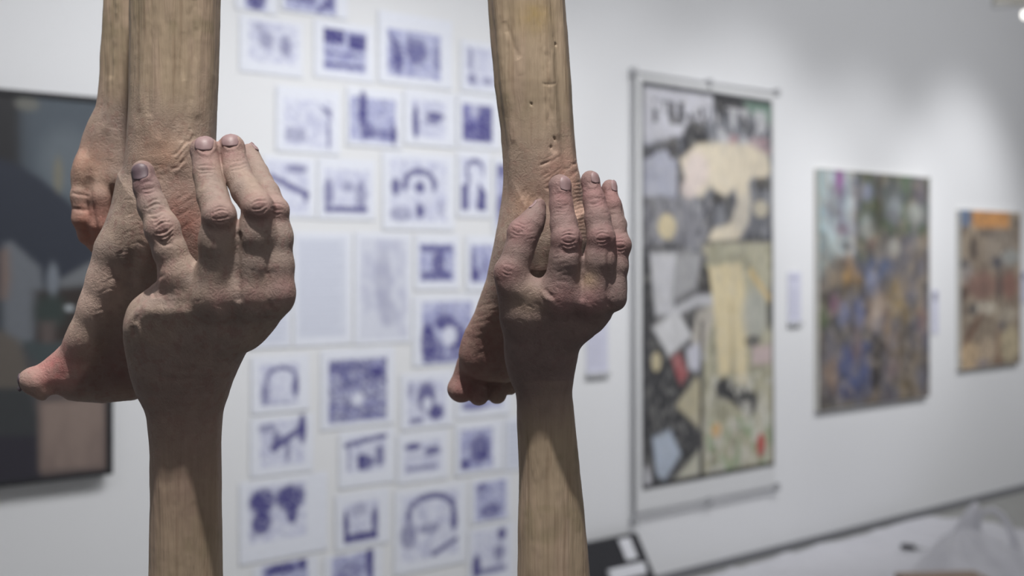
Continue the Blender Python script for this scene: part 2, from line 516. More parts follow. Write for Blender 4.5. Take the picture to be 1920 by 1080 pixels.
# paper x0,x1,y0,y1 (px) ; picture x0,x1,y0,y1 ; kind ; shapes in picture coords ; description
SHEETS = [
    ((440, 520, -70, 34), (458, 500, -50, 18), 'mid', [('e', 50, 70, 40, 30, 1)], 'cut off at the top edge, small leftmost one'),
    ((522, 650, -70, 42), (532, 628, -55, 24), 'mid', [('r', 5, 60, 40, 75, .8), ('t', 60, 98, 95, 40)], 'cut off at the top edge, wide dark one'),
    ((448, 566, 22, 140), (466, 556, 44, 118), 'pale', [('e', 35, 45, 16, 22, .5), ('e', 75, 55, 12, 28, .6), ('e', 20, 15, 12, 12, .4)], 'very faint smudged picture, first in the top full row'),
    ((588, 700, 32, 150), (606, 685, 57, 135), 'mid', [('r', 0, 48, 0, 34, 1), ('r', 58, 100, 8, 44, 1), ('r', 5, 95, 55, 62, .6), ('r', 0, 95, 80, 92, .7)], 'picture with two dark blocks over pale bands'),
    ((708, 846, 30, 162), (725, 825, 60, 146), 'mid', [('t', 2, 5, 20, 95), ('e', 55, 42, 20, 30, .7), ('e', 92, 50, 8, 34, .5), ('e', 20, 60, 10, 34, .8), ('e', 40, 30, 5, 30, .5)], 'wide picture of crowded upright figures'),
    ((862, 944, 80, 176), (872, 930, 92, 165), 'pale', [('e', 15, 30, 9, 30, .6), ('e', 20, 80, 14, 14, .7), ('e', 70, 82, 14, 10, .6)], 'faint picture half hidden by the right leg'),
    ((516, 636, 166, 294), (530, 622, 186, 276), 'pale', [('t', 72, 10, 98, 40), ('e', 92, 70, 4, 32, .8), ('r', 4, 46, 62, 90, .45), ('r', 20, 38, 70, 90, .1)], 'pale picture with a dark wedge top right and an arch'),
    ((648, 752, 168, 280), (655, 740, 184, 266), 'mid', [('e', 28, 30, 10, 44, 1), ('r', 30, 98, 70, 92, .6), ('e', 96, 80, 7, 24, 1), ('e', 36, 75, 14, 18, .8)], 'picture with a tall dark figure on the left'),
    ((756, 852, 172, 274), (770, 835, 188, 260), 'pale', [('e', 12, 60, 9, 42, 1), ('e', 68, 40, 28, 12, .9), ('e', 60, 55, 22, 10, .6)], 'picture with a dark post and a bird-like smear'),
    ((856, 936, 180, 282), (866, 922, 198, 266), 'dark', [('e', 40, 15, 18, 20, 0), ('r', 55, 100, 0, 100, .8), ('r', 0, 100, 45, 100, .6)], 'solid dark blue square picture beside the right leg'),
    ((492, 590, 290, 408), (500, 578, 304, 400), 'pale', [('l', 10, 30, 95, 62, 12), ('e', 70, 12, 26, 8, .7), ('e', 92, 66, 7, 12, .8)], 'picture with a diagonal stroke beside the left hand'),
    ((594, 702, 296, 412), (606, 692, 318, 400), 'pale', [('r', 2, 94, 84, 98, .9), ('e', 10, 60, 10, 40, .7), ('e', 80, 60, 12, 34, .6), ('e', 52, 40, 14, 12, .5)], 'picture with a dark lower band and two posts'),
    ((716, 850, 284, 432), (730, 836, 300, 416), 'pale', [('a', 52, 40, 26, 22), ('e', 52, 44, 9, 9, 1), ('e', 52, 82, 8, 12, 1), ('e', 10, 45, 8, 14, .9), ('e', 18, 88, 18, 12, .5), ('e', 90, 78, 7, 14, .3)], 'large picture of an umbrella-like arch over dots'),
    ((856, 918, 282, 408), (864, 910, 298, 395), 'pale', [('a', 55, 22, 34, 18), ('e', 30, 40, 10, 14, .8), ('r', 0, 28, 50, 100, 1), ('t2', 70, 45, 100, 100), ('e', 52, 40, 16, 26, -1)], 'portrait print of a dark haired man in a jacket'),
    ((924, 966, 296, 440), (930, 960, 310, 425), 'mid', [('e', 30, 70, 30, 24, .8), ('e', 30, 10, 30, 12, .8)], 'narrow strip peeking out behind the right leg'),
    ((468, 546, 540, 652), (476, 540, 548, 645), 'text', [], 'plain pale page low beside the left hand'),
    ((546, 658, 436, 648), (556, 648, 446, 634), 'text', [], 'tall pale page of fine grey text'),
    ((662, 770, 436, 644), (672, 762, 448, 634), 'faint', [('e', 50, 40, 18, 30, .25), ('e', 60, 75, 20, 14, .2)], 'tall pale page with a barely visible pencil figure'),
    ((776, 860, 440, 544), (785, 850, 458, 528), 'mid', [('r', 5, 95, 4, 20, .8), ('e', 55, 50, 18, 34, .9), ('r', 5, 92, 72, 96, .8)], 'small picture of an hourglass shape in the middle row'),
    ((872, 940, 440, 546), (882, 926, 460, 530), 'mid', [('e', 18, 80, 20, 18, 1), ('e', 10, 40, 10, 40, .7), ('e', 60, 60, 12, 20, .6)], 'small picture at the heel of the right foot'),
    ((772, 900, 552, 694), (790, 884, 566, 680), 'mid', [('e', 12, 66, 14, 32, 1), ('e', 45, 34, 20, 14, .9), ('e', 70, 62, 22, 26, 1), ('e', 32, 78, 12, 18, .7), ('r', 0, 100, 88, 98, .6), ('e', 54, 56, 14, 16, -1)], 'large picture of dark huddled figures by the right foot'),
    ((470, 578, 666, 776), (486, 560, 682, 760), 'pale', [('a', 55, 36, 38, 26), ('e', 14, 70, 12, 24, .7), ('e', 90, 60, 8, 24, .9), ('r', 4, 96, 92, 98, .4)], 'picture of an arched blue shape beside the left wrist'),
    ((600, 738, 654, 806), (614, 724, 672, 790), 'dense', [('r', 4, 60, 6, 22, .5), ('e', 82, 26, 14, 10, 1), ('e', 50, 64, 10, 10, -1)], 'large densely hatched landscape picture'),
    ((750, 850, 694, 806), (763, 834, 712, 794), 'pale', [('e', 50, 40, 24, 34, .9), ('e', 75, 76, 20, 18, 1), ('r', 5, 40, 86, 98, .8), ('e', 52, 55, 12, 16, -1), ('e', 8, 20, 8, 18, .5)], 'picture of a bent figure left of the toes'),
    ((854, 956, 680, 782), (866, 940, 700, 766), 'mid', [('e', 30, 90, 34, 14, .6)], 'picture mostly hidden behind the toes of the right foot'),
    ((468, 586, 776, 892), (486, 572, 788, 872), 'pale', [('e', 92, 22, 9, 34, 1), ('l', 30, 60, 85, 25, 16), ('e', 36, 44, 10, 22, .8), ('e', 16, 14, 20, 10, .6), ('e', 60, 70, 6, 24, .7)], 'picture of an animal-like zigzag shape'),
    ((634, 738, 800, 912), (648, 722, 816, 884), 'pale', [('l', 0, 22, 96, 6, 14), ('r', 28, 46, 50, 94, 1), ('e', 84, 60, 12, 30, .8), ('e', 50, 74, 20, 20, .9), ('r', 2, 10, 30, 92, .5)], 'picture with a slanted dark beam across its top'),
    ((744, 838, 806, 910), (757, 826, 826, 886), 'pale', [('e', 22, 16, 22, 12, .9), ('e', 76, 34, 22, 14, .9), ('r', 4, 90, 76, 92, .6), ('r', 4, 80, 46, 52, .4)], 'picture of scattered dark patches in bands'),
    ((850, 942, 790, 896), (862, 922, 804, 880), 'mid', [('e', 60, 50, 30, 36, .8), ('e', 74, 62, 14, 16, 1), ('e', 14, 84, 14, 14, .9)], 'picture of a dark rounded mass by the right forearm'),
    ((944, 985, 780, 886), (950, 982, 790, 876), 'text', [], 'plain pale page edge just behind the right forearm'),
    ((448, 612, 892, 1062), (466, 572, 910, 1012), 'pale', [('e', 22, 26, 22, 24, 1), ('e', 22, 64, 18, 20, 1), ('e', 72, 26, 26, 24, 1), ('e', 76, 56, 10, 18, 1), ('e', 12, 84, 12, 8, .3)], 'big picture of two dark tree-like clumps'),
    ((628, 728, 922, 1032), (642, 708, 940, 1016), 'pale', [('r', 2, 98, 76, 98, 1), ('e', 8, 55, 8, 38, 1), ('e', 90, 55, 10, 38, .9), ('e', 44, 20, 26, 16, .4)], 'small picture of a dark tub-like shape'),
    ((738, 876, 896, 1066), (751, 858, 924, 1046), 'pale', [('e', 92, 48, 6, 18, 1), ('e', 12, 60, 14, 20, .6), ('a', 52, 30, 40, 26), ('l', 55, 95, 96, 78, 8), ('e', 48, 54, 18, 8, .6)], 'large faint picture of a sketched round face'),
    ((880, 956, 886, 982), (890, 948, 902, 974), 'mid', [('e', 50, 76, 34, 18, .7), ('e', 20, 16, 14, 12, .6)], 'small mid-blue picture low beside the right forearm'),
    ((474, 596, 1040, 1180), (490, 576, 1054, 1140), 'mid', [('e', 40, 14, 34, 12, 1), ('e', 88, 10, 10, 14, 1)], 'cut off at the bottom edge beside the left forearm'),
    ((606, 716, 1026, 1160), (620, 700, 1040, 1130), 'mid', [('e', 90, 20, 9, 40, 1), ('e', 40, 34, 30, 20, .4)], 'cut off at the bottom edge under the tub-like picture'),
    ((874, 962, 980, 1100), (884, 950, 994, 1078), 'pale', [('e', 12, 76, 12, 26, 1), ('e', 84, 12, 12, 14, 1), ('r', 10, 96, 82, 96, .7), ('e', 76, 54, 14, 20, .7)], 'lowest picture against the right forearm'),
]

def trim(boxes, g=2.0):
    bs = [list(b) for b in boxes]
    for i in range(len(bs)):
        for j in range(i + 1, len(bs)):
            A, B = bs[i], bs[j]
            ox = min(A[1], B[1]) - max(A[0], B[0]) + g; oy = min(A[3], B[3]) - max(A[2], B[2]) + g
            if ox > 0 and oy > 0:
                if ox < oy:
                    m = (min(A[1], B[1]) + max(A[0], B[0])) / 2
                    L_, R_ = (A, B) if A[0] < B[0] else (B, A)
                    L_[1] = m - g / 2; R_[0] = m + g / 2
                else:
                    m = (min(A[3], B[3]) + max(A[2], B[2])) / 2
                    T_, B_ = (A, B) if A[2] < B[2] else (B, A)
                    T_[3] = m - g / 2; B_[2] = m + g / 2
    return bs


# the rows of sheets slant with the perspective, so compare heights along the wall
for it in range(2):
    bb = trim([(wt(p[0][0]) * 400, wt(p[0][1]) * 400, -wh((p[0][0] + p[0][1]) / 2, p[0][2]) * 400, -wh((p[0][0] + p[0][1]) / 2, p[0][3]) * 400) for p in SHEETS], 6.0)
BB = [[v / 400 for v in b] for b in bb]
for i, (pp, ip, kind, shapes, desc) in enumerate(SHEETS):
    xm = (pp[0] + pp[1]) / 2
    t0, t1 = BB[i][0], BB[i][1]
    W = t1 - t0
    h1, h0 = -BB[i][2], -BB[i][3]
    H = h1 - h0
    nx = max(14, int((pp[1] - pp[0]) / 2.6)); ny = max(14, int((pp[3] - pp[2]) / 2.6))
    cv = Canvas(nx, ny, (226, 229, 238))
    # picture box in sheet percent
    a = (wt(ip[0]) - t0) / W * 100; b = (wt(ip[1]) - t0) / W * 100
    im = (ip[0] + ip[1]) / 2
    c = (h1 - wh(im, ip[2])) / H * 100; d = (h1 - wh(im, ip[3])) / H * 100
    q = lambda u, v: (a + (b - a) * u / 100, c + (d - c) * v / 100)
    bx = (a, b, c, d)
    if kind == 'text':
        cv.rect(a, b, c, d, (212, 216, 228), 1, 3)
        yy = c + 4
        while yy < d - 3:
            cv.rect(a + 4, b - 4 - random.random() * 14, yy, yy + 1.0, (176, 180, 200), .55, 1.0)
            yy += 3.2
    elif kind == 'faint':
        cv.rect(a, b, c, d, (212, 215, 227), 1, 3)
        cv.noise((180, 182, 205), 0.09, i, .52, .3, .5, box=bx)
    else:
        base = {'pale': (220, 223, 237), 'mid': (190, 194, 221), 'dark': (116, 114, 168), 'dense': (186, 188, 212)}[kind]
        dk = {'pale': .24, 'mid': .5, 'dark': .8, 'dense': .7}[kind]
        cv.rect(a, b, c, d, base, 1, 2.5)
        cv.noise(BM, 0.14, i * 7 + 1, .54, .12, dk, box=bx)
        cv.noise(BL if kind != 'dense' else (84, 84, 130), 0.26, i * 7 + 2, .60 if kind != 'dense' else .53, .1, dk * .8, box=bx)
        if kind == 'dense':
            cv.noise((84, 84, 130), 0.5, i * 7 + 5, .52, .1, .6, box=bx)
    for s in shapes:
        al = s[-1] if s[0] in 'er' else 1
        col = BL if al > 0 else (222, 225, 238)
        al = min(abs(al) if al else 0.5, 1) * .94
        if s[0] == 'e':
            u, v = q(s[1], s[2])
            cv.ell(u, v, s[3] * (b - a) / 100, s[4] * (d - c) / 100, col, al, .5)
        elif s[0] == 'r':
            (u0, v0), (u1, v1) = q(s[1], s[3]), q(s[2], s[4])
            cv.rect(u0, u1, v0, v1, col, al, 2.5)
        elif s[0] == 't':
            cv.poly([q(s[1], s[2]), q(s[3], s[2] + (s[4] - s[2]) * .3), q(s[3], s[4])], BL, .85, 2.5)
        elif s[0] == 't2':
            cv.poly([q(s[1], s[2]), q(s[3], s[2] + 20), q(s[3], s[4]), q(s[1] - 8, s[4])], BL, .95, 2.5)
        elif s[0] == 'l':
            cv.line([q(s[1], s[2]), q(s[3], s[4])], s[5] * (d - c) / 100, BL, .85)
        elif s[0] == 'a':
            pts = [q(s[1] + s[3] * math.cos(t), s[2] - s[4] * math.sin(t)) for t in np.linspace(-0.25, math.pi + .25, 12)]
            cv.line(pts, 10 * (d - c) / 100, BL, .8)
    if kind in ('pale', 'mid', 'dark', 'dense'):
        # hatching breaks the strong shapes up
        cv.noise((214, 217, 234), 0.30, i * 7 + 9, .64, .12, .4, box=bx)
    o = flat_print('printed_sheet', cv, W, H, 0.001, M_print, None, None, 0.002, i)
    o.location = wall_point(t0, h0, 0.003)
    o.rotation_euler = (0, math.radians(random.uniform(-.2, .2)), WROT)
    set_props(o, 'blue print: ' + desc, 'print', 'blue prints pinned in a grid on the wall')


# ------------------------------------------------------------------ tall hanging print
def tall_print():
    xl, xr = 1186, 1446
    t0, t1 = wt(xl), wt(xr); W = t1 - t0
    h1 = wh(1195, 138); h0 = wh(1195, 958); H = h1 - h0
    root = empty('hanging_print', wall_point(t0, h0, 0.0), WROT)
    set_props(root, 'tall black and cream figure print on white paper hung between two thin rods', 'print')
    U = lambda px: (wt(px) - t0) / W * 100
    Vv = lambda px, py: (h1 - wh(px, py)) / H * 100
    cv = Canvas(120, 300, (214, 215, 216))
    p = lambda pts: [(U(a), Vv(a, b)) for a, b in pts]
    R = lambda pts, col, a=1, s=1.0: cv.poly(p(pts), col, a, s)
    def E(px, py, rx, ry, col, a=1, soft=.4, rot=0):
        ru = U(px + rx) - U(px); rv = ry * 100 / (h_px(px))
        cv.ell(U(px), Vv(px, py), ru, rv, col, a, soft, rot)
    def h_px(px): return H / wz(px) * F
    # picture field
    field = [(1196, 152), (1440, 190), (1445, 872), (1198, 918)]
    R(field, (120, 122, 128), 1, .8)
    cv.mask = sstep(-poly_sdf(cv.u, cv.v, p(field)) / .8 + .5).astype(np.float32)
    cv.noise((66, 66, 72), 0.16, 31, .5, .12, .8)
    # upper left white field with black scrawl
    R([(1200, 158), (1330, 176), (1328, 225), (1300, 250), (1200, 270)], (196, 196, 204), 1, 2)
    cv.noise((60, 60, 66), 0.30, 33, .50, .1, .95, box=(U(1218), U(1322), Vv(1250, 190), Vv(1250, 232)))
    R([(1330, 176), (1440, 192), (1440, 215), (1380, 205), (1365, 215), (1335, 210)], (62, 62, 64), 1, 1.5)
    R([(1385, 188), (1440, 196), (1440, 236), (1400, 215)], (112, 136, 124), 1, 2)
    cv.noise((196, 196, 200), 0.22, 34, .52, .12, .8, box=(U(1335), U(1440), Vv(1380, 205), Vv(1380, 275)))
    cv.noise((170, 140, 144), 0.25, 39, .52, .12, .8, box=(U(1345), U(1440), Vv(1380, 255), Vv(1380, 285)))
    # mid left: grey lilac strokes
    cv.noise((176, 178, 192), 0.12, 35, .47, .1, .85, su=.5, sv=1.6, box=(U(1198), U(1262), Vv(1230, 262), Vv(1230, 372)))
    R([(1198, 372), (1270, 370), (1300, 400), (1320, 455), (1200, 468)], (98, 98, 104), .85, 3)
    cv.noise((150, 150, 156), 0.28, 41, .5, .1, .6, box=(U(1198), U(1330), Vv(1230, 372), Vv(1230, 468)))
    E(1244, 425, 17, 24, (204, 190, 156))
    # hair, second face
    E(1298, 262, 24, 36, (52, 52, 56)); E(1256, 278, 10, 22, (66, 64, 66)); E(1272, 330, 8, 34, (66, 64, 66), .9)
    E(1292, 300, 12, 18, (60, 60, 62))
    # figure, cream body
    cream = (214, 203, 182); pink = (216, 202, 196)
    R([(1268, 300), (1300, 270), (1340, 268), (1400, 272), (1432, 290), (1438, 320), (1425, 345), (1405, 330), (1396, 345), (1402, 380), (1396, 420), (1376, 452), (1352, 474),
       (1330, 500), (1312, 470), (1330, 430), (1362, 420), (1376, 380), (1372, 352), (1350, 372), (1326, 350), (1306, 372), (1284, 350)], cream, 1, 2)
    E(1300, 320, 22, 34, pink, .9, .7)
    E(1286, 355, 16, 18, pink, .8, .7)
    E(1424, 345, 16, 12, (70, 68, 66), .9); E(1340, 372, 14, 10, (70, 68, 66), .85); E(1360, 392, 8, 22, (72, 72, 72), .9, .4, 10)
    E(1420, 392, 14, 16, (206, 194, 164), .9)
    E(1404, 400, 40, 40, (140, 142, 148), .35, .6)
    R([(1310, 452), (1440, 446), (1440, 452), (1330, 466)], (56, 56, 58), .9, 1)
    R([(1198, 462), (1268, 458), (1268, 468), (1198, 472)], (50, 50, 54), 1, 1)
    # lower half: left black, right olive
    R([(1330, 455), (1442, 455), (1446, 872), (1312, 896), (1312, 620), (1290, 640), (1300, 560)], (178, 174, 152), 1, 2)
    cv.noise((140, 138, 118), 0.25, 44, .52, .12, .7, box=(U(1310), U(1444), Vv(1380, 460), Vv(1380, 880)))
    R([(1200, 474), (1310, 474), (1320, 560), (1300, 640), (1312, 900), (1198, 916)], (64, 64, 66), 1, 2)
    R([(1212, 474), (1262, 474), (1256, 590), (1222, 592)], (192, 192, 196), 1, 2)
    R([(1262, 474), (1310, 474), (1300, 540), (1250, 570)], (158, 158, 160), 1, 3)
    E(1322, 528, 20, 26, (66, 64, 64)); R([(1250, 580), (1300, 552), (1340, 552), (1340, 574), (1300, 574), (1262, 592)], (186, 186, 190), 1, 2)
    R([(1300, 585), (1340, 570), (1330, 600), (1310, 680), (1290, 640)], (186, 180, 170), 1, 3)
    R([(1216, 614), (1262, 580), (1292, 630), (1248, 668)], (206, 206, 208), 1, 2)
    R([(1252, 670), (1268, 660), (1284, 700), (1270, 722), (1262, 705)], (160, 92, 94), 1, 2)
    R([(1280, 655), (1300, 640), (1316, 668), (1300, 698), (1284, 690)], (196, 196, 206), 1, 2)
    E(1224, 678, 9, 18, (196, 184, 150))
    R([(1260, 760), (1300, 705), (1312, 720), (1312, 810)], (182, 174, 148), 1, 2)
    R([(1216, 820), (1250, 805), (1270, 850), (1240, 900), (1224, 890)], (176, 186, 200), 1, 2)
    R([(1252, 905), (1306, 840), (1312, 892)], (186, 184, 168), 1, 2)
    R([(1306, 600), (1312, 600), (1312, 900), (1304, 900)], (60, 60, 60), .9, 1)
    R([(1200, 870), (1212, 880), (1216, 912), (1200, 914)], (196, 196, 200), 1, 2)
    # legs and shoes
    R([(1322, 500), (1384, 492), (1396, 600), (1394, 724), (1374, 716), (1370, 620), (1362, 700), (1342, 706), (1334, 600)], (214, 200, 164), 1, 2)
    R([(1362, 560), (1366, 560), (1370, 700), (1364, 700)], (176, 160, 124), .7, 1)
    E(1408, 590, 24, 46, (176, 178, 172), .7, .7); E(1404, 640, 14, 12, (70, 70, 72), .8)
    R([(1404, 650), (1440, 646), (1440, 680), (1404, 684)], (196, 176, 176), .9, 2)
    E(1436, 580, 6, 40, (74, 76, 76), .8)
    R([(1400, 500), (1440, 556), (1436, 568), (1396, 512)], (208, 182, 130), .8, 2)
    R([(1334, 716), (1352, 706), (1376, 726), (1392, 722), (1414, 742), (1412, 770), (1398, 780), (1370, 756), (1336, 742)], (58, 58, 60), 1, 2)
    cv.noise((128, 160, 120), 0.25, 51, .56, .12, .6, box=(U(1318), U(1440), Vv(1380, 780), Vv(1380, 880)))
    cv.noise((206, 204, 194), 0.3, 52, .55, .12, .7, box=(U(1318), U(1440), Vv(1380, 700), Vv(1380, 880)))
    E(1336, 806, 9, 14, (206, 168, 118), .9); E(1420, 834, 8, 22, (182, 74, 72), .9)
    cv.noise((90, 90, 96), 0.55, 81, .60, .1, .15); cv.noise((196, 194, 188), 0.6, 82, .60, .1, .2); cv.noise((110, 108, 110), 0.2, 83, .60, .2, .10)
    # printed border
    cv.line(p([(1198, 156), (1440, 192), (1443, 870), (1200, 914), (1198, 156)]), 1.4, (44, 44, 48), .95)
    flat = flat_print('printed_image', cv, W, H, 0.002, M_print, None, root, 0.0, 3)
    flat.location = (0, -0.022, 0)
    # rods with pins
    for zz, nm in ((H + 0.002, 'rod'), (-0.012, 'rod')):
        tube(nm, [(-0.03, -0.03, zz), (W + 0.03, -0.03, zz)], 0.0055, M_metal, root, 8)
    tube('side_edge_shadow', [(-0.018, -0.016, H + 0.004), (-0.016, -0.02, H * .5), (-0.012, -0.02, -0.05)], 0.006, M_metal, root, 6)  # grey line stands in for the side shadow and edge of the sheet
    for (x, z) in ((-0.02, H), (W * .5, H), (W + 0.02, H), (W * .5, -0.012), (W + 0.02, -0.012), (-0.012, -0.05)):
        V, Fc = [], []
        box_vf(x - 0.009, x + 0.009, -0.044, 0, z - 0.02, z + 0.022, V, Fc)
        mesh_obj('clip', V, Fc, M_metal, root)


tall_print()


# ------------------------------------------------------------------ paintings
def painting(xl, xr, ytl, ybl, name, label, fn, nx, ny, thick=0.03):
    t0, t1 = wt(xl), wt(xr); W = t1 - t0
    h1, h0 = wh(xl, ytl), wh(xl, ybl); H = h1 - h0
    cv = Canvas(nx, ny, (120, 116, 110))
    U = lambda px: (wt(px) - t0) / W * 100
    Vv = lambda px, py: (h1 - wh(px, py)) / H * 100
    fn(cv, U, Vv)
    root = empty(name, wall_point(t0, h0, 0.002), WROT)
    set_props(root, label, 'painting')
    flat_print('painted_canvas', cv, W, H, thick, M_paint, M_canvas, root)
    V, Fc = [], []
    for (a, b, c, d) in ((0.03, W - .03, .03, .06), (0.03, W - .03, H - .06, H - .03)):
        box_vf(a, b, -0.001, 0.001, c, d, V, Fc)
    return root


def paint_market(cv, U, Vv):
    def E(px, py, rx, ry, col, a=.8, soft=1.3, rot=0):
        cv.ell(U(px), Vv(px, py), rx / 2.0, ry / 3.9, col, a * .82, soft, rot)
    def Rr(x0, x1, y0, y1, col, a=.9, s=4):
        xm = (x0 + x1) / 2
        cv.rect(U(x0), U(x1), Vv(xm, y0), Vv(xm, y1), col, a, s)
    cv.c[:] = lin((112, 108, 102))
    cv.noise((140, 124, 104), 0.07, 61, .5, .1, .7); cv.noise((72, 72, 76), 0.09, 62, .55, .1, .7)
    Rr(1527, 1590, 318, 480, (186, 200, 204)); Rr(1527, 1534, 318, 520, (120, 160, 164), .7)
    Rr(1557, 1574, 318, 368, (150, 92, 150)); Rr(1566, 1572, 350, 420, (176, 160, 196), .7)
    E(1572, 430, 12, 10, (128, 74, 98)); Rr(1585, 1596, 330, 480, (206, 208, 210), .7)
    Rr(1598, 1735, 325, 440, (80, 94, 72)); Rr(1598, 1604, 330, 400, (88, 96, 128), .8)
    E(1640, 350, 6, 60, (84, 70, 62)); E(1690, 348, 20, 20, (98, 122, 82)); E(1716, 360, 16, 24, (104, 82, 92), .8)
    E(1618, 360, 10, 14, (164, 170, 200)); E(1670, 390, 13, 24, (180, 186, 188)); E(1708, 400, 16, 18, (190, 192, 186)); E(1617, 425, 12, 20, (176, 184, 184))
    E(1668, 465, 11, 15, (190, 190, 182)); E(1606, 470, 9, 22, (64, 88, 60)); E(1545, 470, 14, 26, (168, 186, 186))
    E(1580, 462, 6, 8, (48, 46, 44)); E(1583, 490, 6, 18, (180, 148, 118)); E(1588, 520, 16, 16, (192, 152, 92)); E(1585, 545, 20, 16, (60, 56, 48))
    E(1640, 505, 26, 20, (92, 108, 144)); E(1626, 530, 10, 20, (152, 160, 190)); E(1626, 458, 7, 9, (148, 122, 112))
    E(1575, 590, 10, 20, (120, 134, 180)); E(1603, 585, 10, 24, (108, 120, 168)); E(1590, 600, 5, 30, (60, 50, 60))
    E(1552, 570, 12, 16, (140, 100, 124), .7); E(1536, 590, 8, 22, (84, 110, 70)); E(1540, 560, 7, 14, (70, 70, 60))
    E(1640, 590, 18, 40, (168, 140, 122)); E(1636, 600, 10, 34, (196, 182, 170), .8); E(1680, 560, 22, 46, (156, 134, 92)); E(1660, 640, 18, 24, (150, 128, 108), .8)
    E(1700, 560, 10, 18, (62, 72, 98)); E(1716, 500, 18, 26, (88, 86, 90)); E(1722, 600, 10, 34, (146, 110, 96)); E(1725, 645, 10, 22, (62, 64, 84))
    Rr(1562, 1626, 640, 745, (80, 88, 124)); E(1595, 700, 30, 34, (82, 92, 132)); E(1590, 740, 24, 14, (58, 60, 88)); E(1598, 650, 8, 26, (156, 120, 98))
    Rr(1624, 1652, 620, 730, (48, 46, 50)); E(1550, 700, 10, 30, (164, 130, 112)); E(1540, 740, 10, 24, (52, 50, 50)); E(1552, 650, 14, 26, (120, 114, 112), .8)
    E(1690, 690, 34, 40, (112, 98, 78)); E(1700, 740, 34, 20, (128, 110, 76)); E(1660, 740, 18, 16, (84, 84, 104)); E(1665, 690, 12, 18, (140, 110, 100), .8)
    E(1580, 762, 26, 10, (140, 136, 124), .7); E(1720, 700, 14, 24, (84, 84, 96), .8)
    cv.noise((158, 148, 136), 0.28, 65, .54, .2, .45); cv.noise((70, 68, 72), 0.22, 66, .56, .2, .45); cv.noise((110, 112, 128), 0.12, 67, .55, .2, .35)


def paint_tan(cv, U, Vv):
    def E(px, py, rx, ry, col, a=.9, soft=.9, rot=0):
        cv.ell(U(px), Vv(px, py), rx / 1.12, ry / 2.9, col, a, soft, rot)
    cv.c[:] = lin((144, 130, 114))
    cv.noise((110, 100, 92), 0.08, 71, .52, .12, .7); cv.noise((176, 162, 142), 0.08, 72, .56, .12, .6)
    cv.rect(20, 80, -5, 11, (200, 146, 92), 1, 5); cv.rect(-5, 15, -5, 10, (108, 124, 150), 1, 5); cv.rect(28, 85, 12, 17, (92, 84, 78), .8, 4)
    E(1870, 470, 34, 40, (160, 150, 138), .7); E(1815, 465, 5, 26, (74, 66, 62)); E(1862, 492, 10, 12, (80, 82, 92)); E(1888, 482, 18, 14, (164, 168, 166), .8)
    E(1802, 510, 14, 20, (158, 152, 148)); E(1798, 495, 8, 8, (76, 74, 78)); E(1835, 535, 30, 26, (138, 108, 98)); E(1886, 535, 16, 26, (142, 104, 94)); E(1866, 535, 5, 34, (100, 88, 84))
    E(1798, 550, 8, 14, (84, 66, 60)); E(1838, 578, 20, 11, (206, 198, 182)); E(1816, 580, 9, 12, (84, 80, 80)); E(1882, 590, 20, 14, (176, 166, 150))
    E(1812, 625, 30, 9, (112, 82, 66), .9, .9, -35); E(1872, 612, 10, 9, (100, 98, 104)); E(1865, 655, 5, 40, (128, 92, 76))
    E(1810, 670, 22, 26, (206, 180, 146)); E(1842, 660, 16, 26, (196, 176, 152), .8); E(1886, 645, 20, 34, (194, 180, 150)); E(1835, 680, 12, 8, (150, 140, 140))
    cv.noise((90, 80, 74), 0.35, 75, .60, .12, .5)


painting(1527, 1735, 316, 771, 'street_painting', 'medium square-cropped painting of a crowded colourful street market', paint_market, 90, 150)
painting(1793, 1906, 393, 693, 'tan_painting', 'small tan painting with an orange strip along its top', paint_tan, 60, 100)


# ------------------------------------------------------------------ wall labels
def wall_card(xl, xr, yt, yb, label, dark=0):
    t0, t1 = wt(xl), wt(xr); W = t1 - t0; xm = (xl + xr) / 2
    h1, h0 = wh(xm, yt), wh(xm, yb); H = h1 - h0
    root = empty('wall_label', wall_point(t0, h0, 0.001), WROT)
    set_props(root, label, 'label', 'white wall labels beside the artworks')
    cv = Canvas(24, 40, (205, 206, 222))
    if dark:
        cv.rect(20, 80, 6, 26, (120, 120, 142), .9, 6)
    else:
        cv.rect(15, 75, 8, 16, (168, 168, 190), .7, 4)
    v = 34
    while v < 88:
        cv.rect(12, 84 - random.random() * 20, v, v + 2.5, (176, 176, 196), .6, 2); v += 7
    flat_print('card', cv, W, H, 0.006, M_print, M_white, root)
    if not dark:
        box('card_holder', -0.003, W + 0.003, -0.02, -0.0062, -0.012, 0.012, M_metal, root)


wall_card(1098, 1138, 596, 702, 'pale lilac wall label left of the tall hanging print')
wall_card(1476, 1500, 510, 607, 'wall label between the tall print and the street painting')
wall_card(1746, 1758, 543, 626, 'narrow wall label between the street painting and the tan painting', 1)
wall_card(1913, 1926, 508, 566, 'wall label at the right edge, past the tan painting', 1)


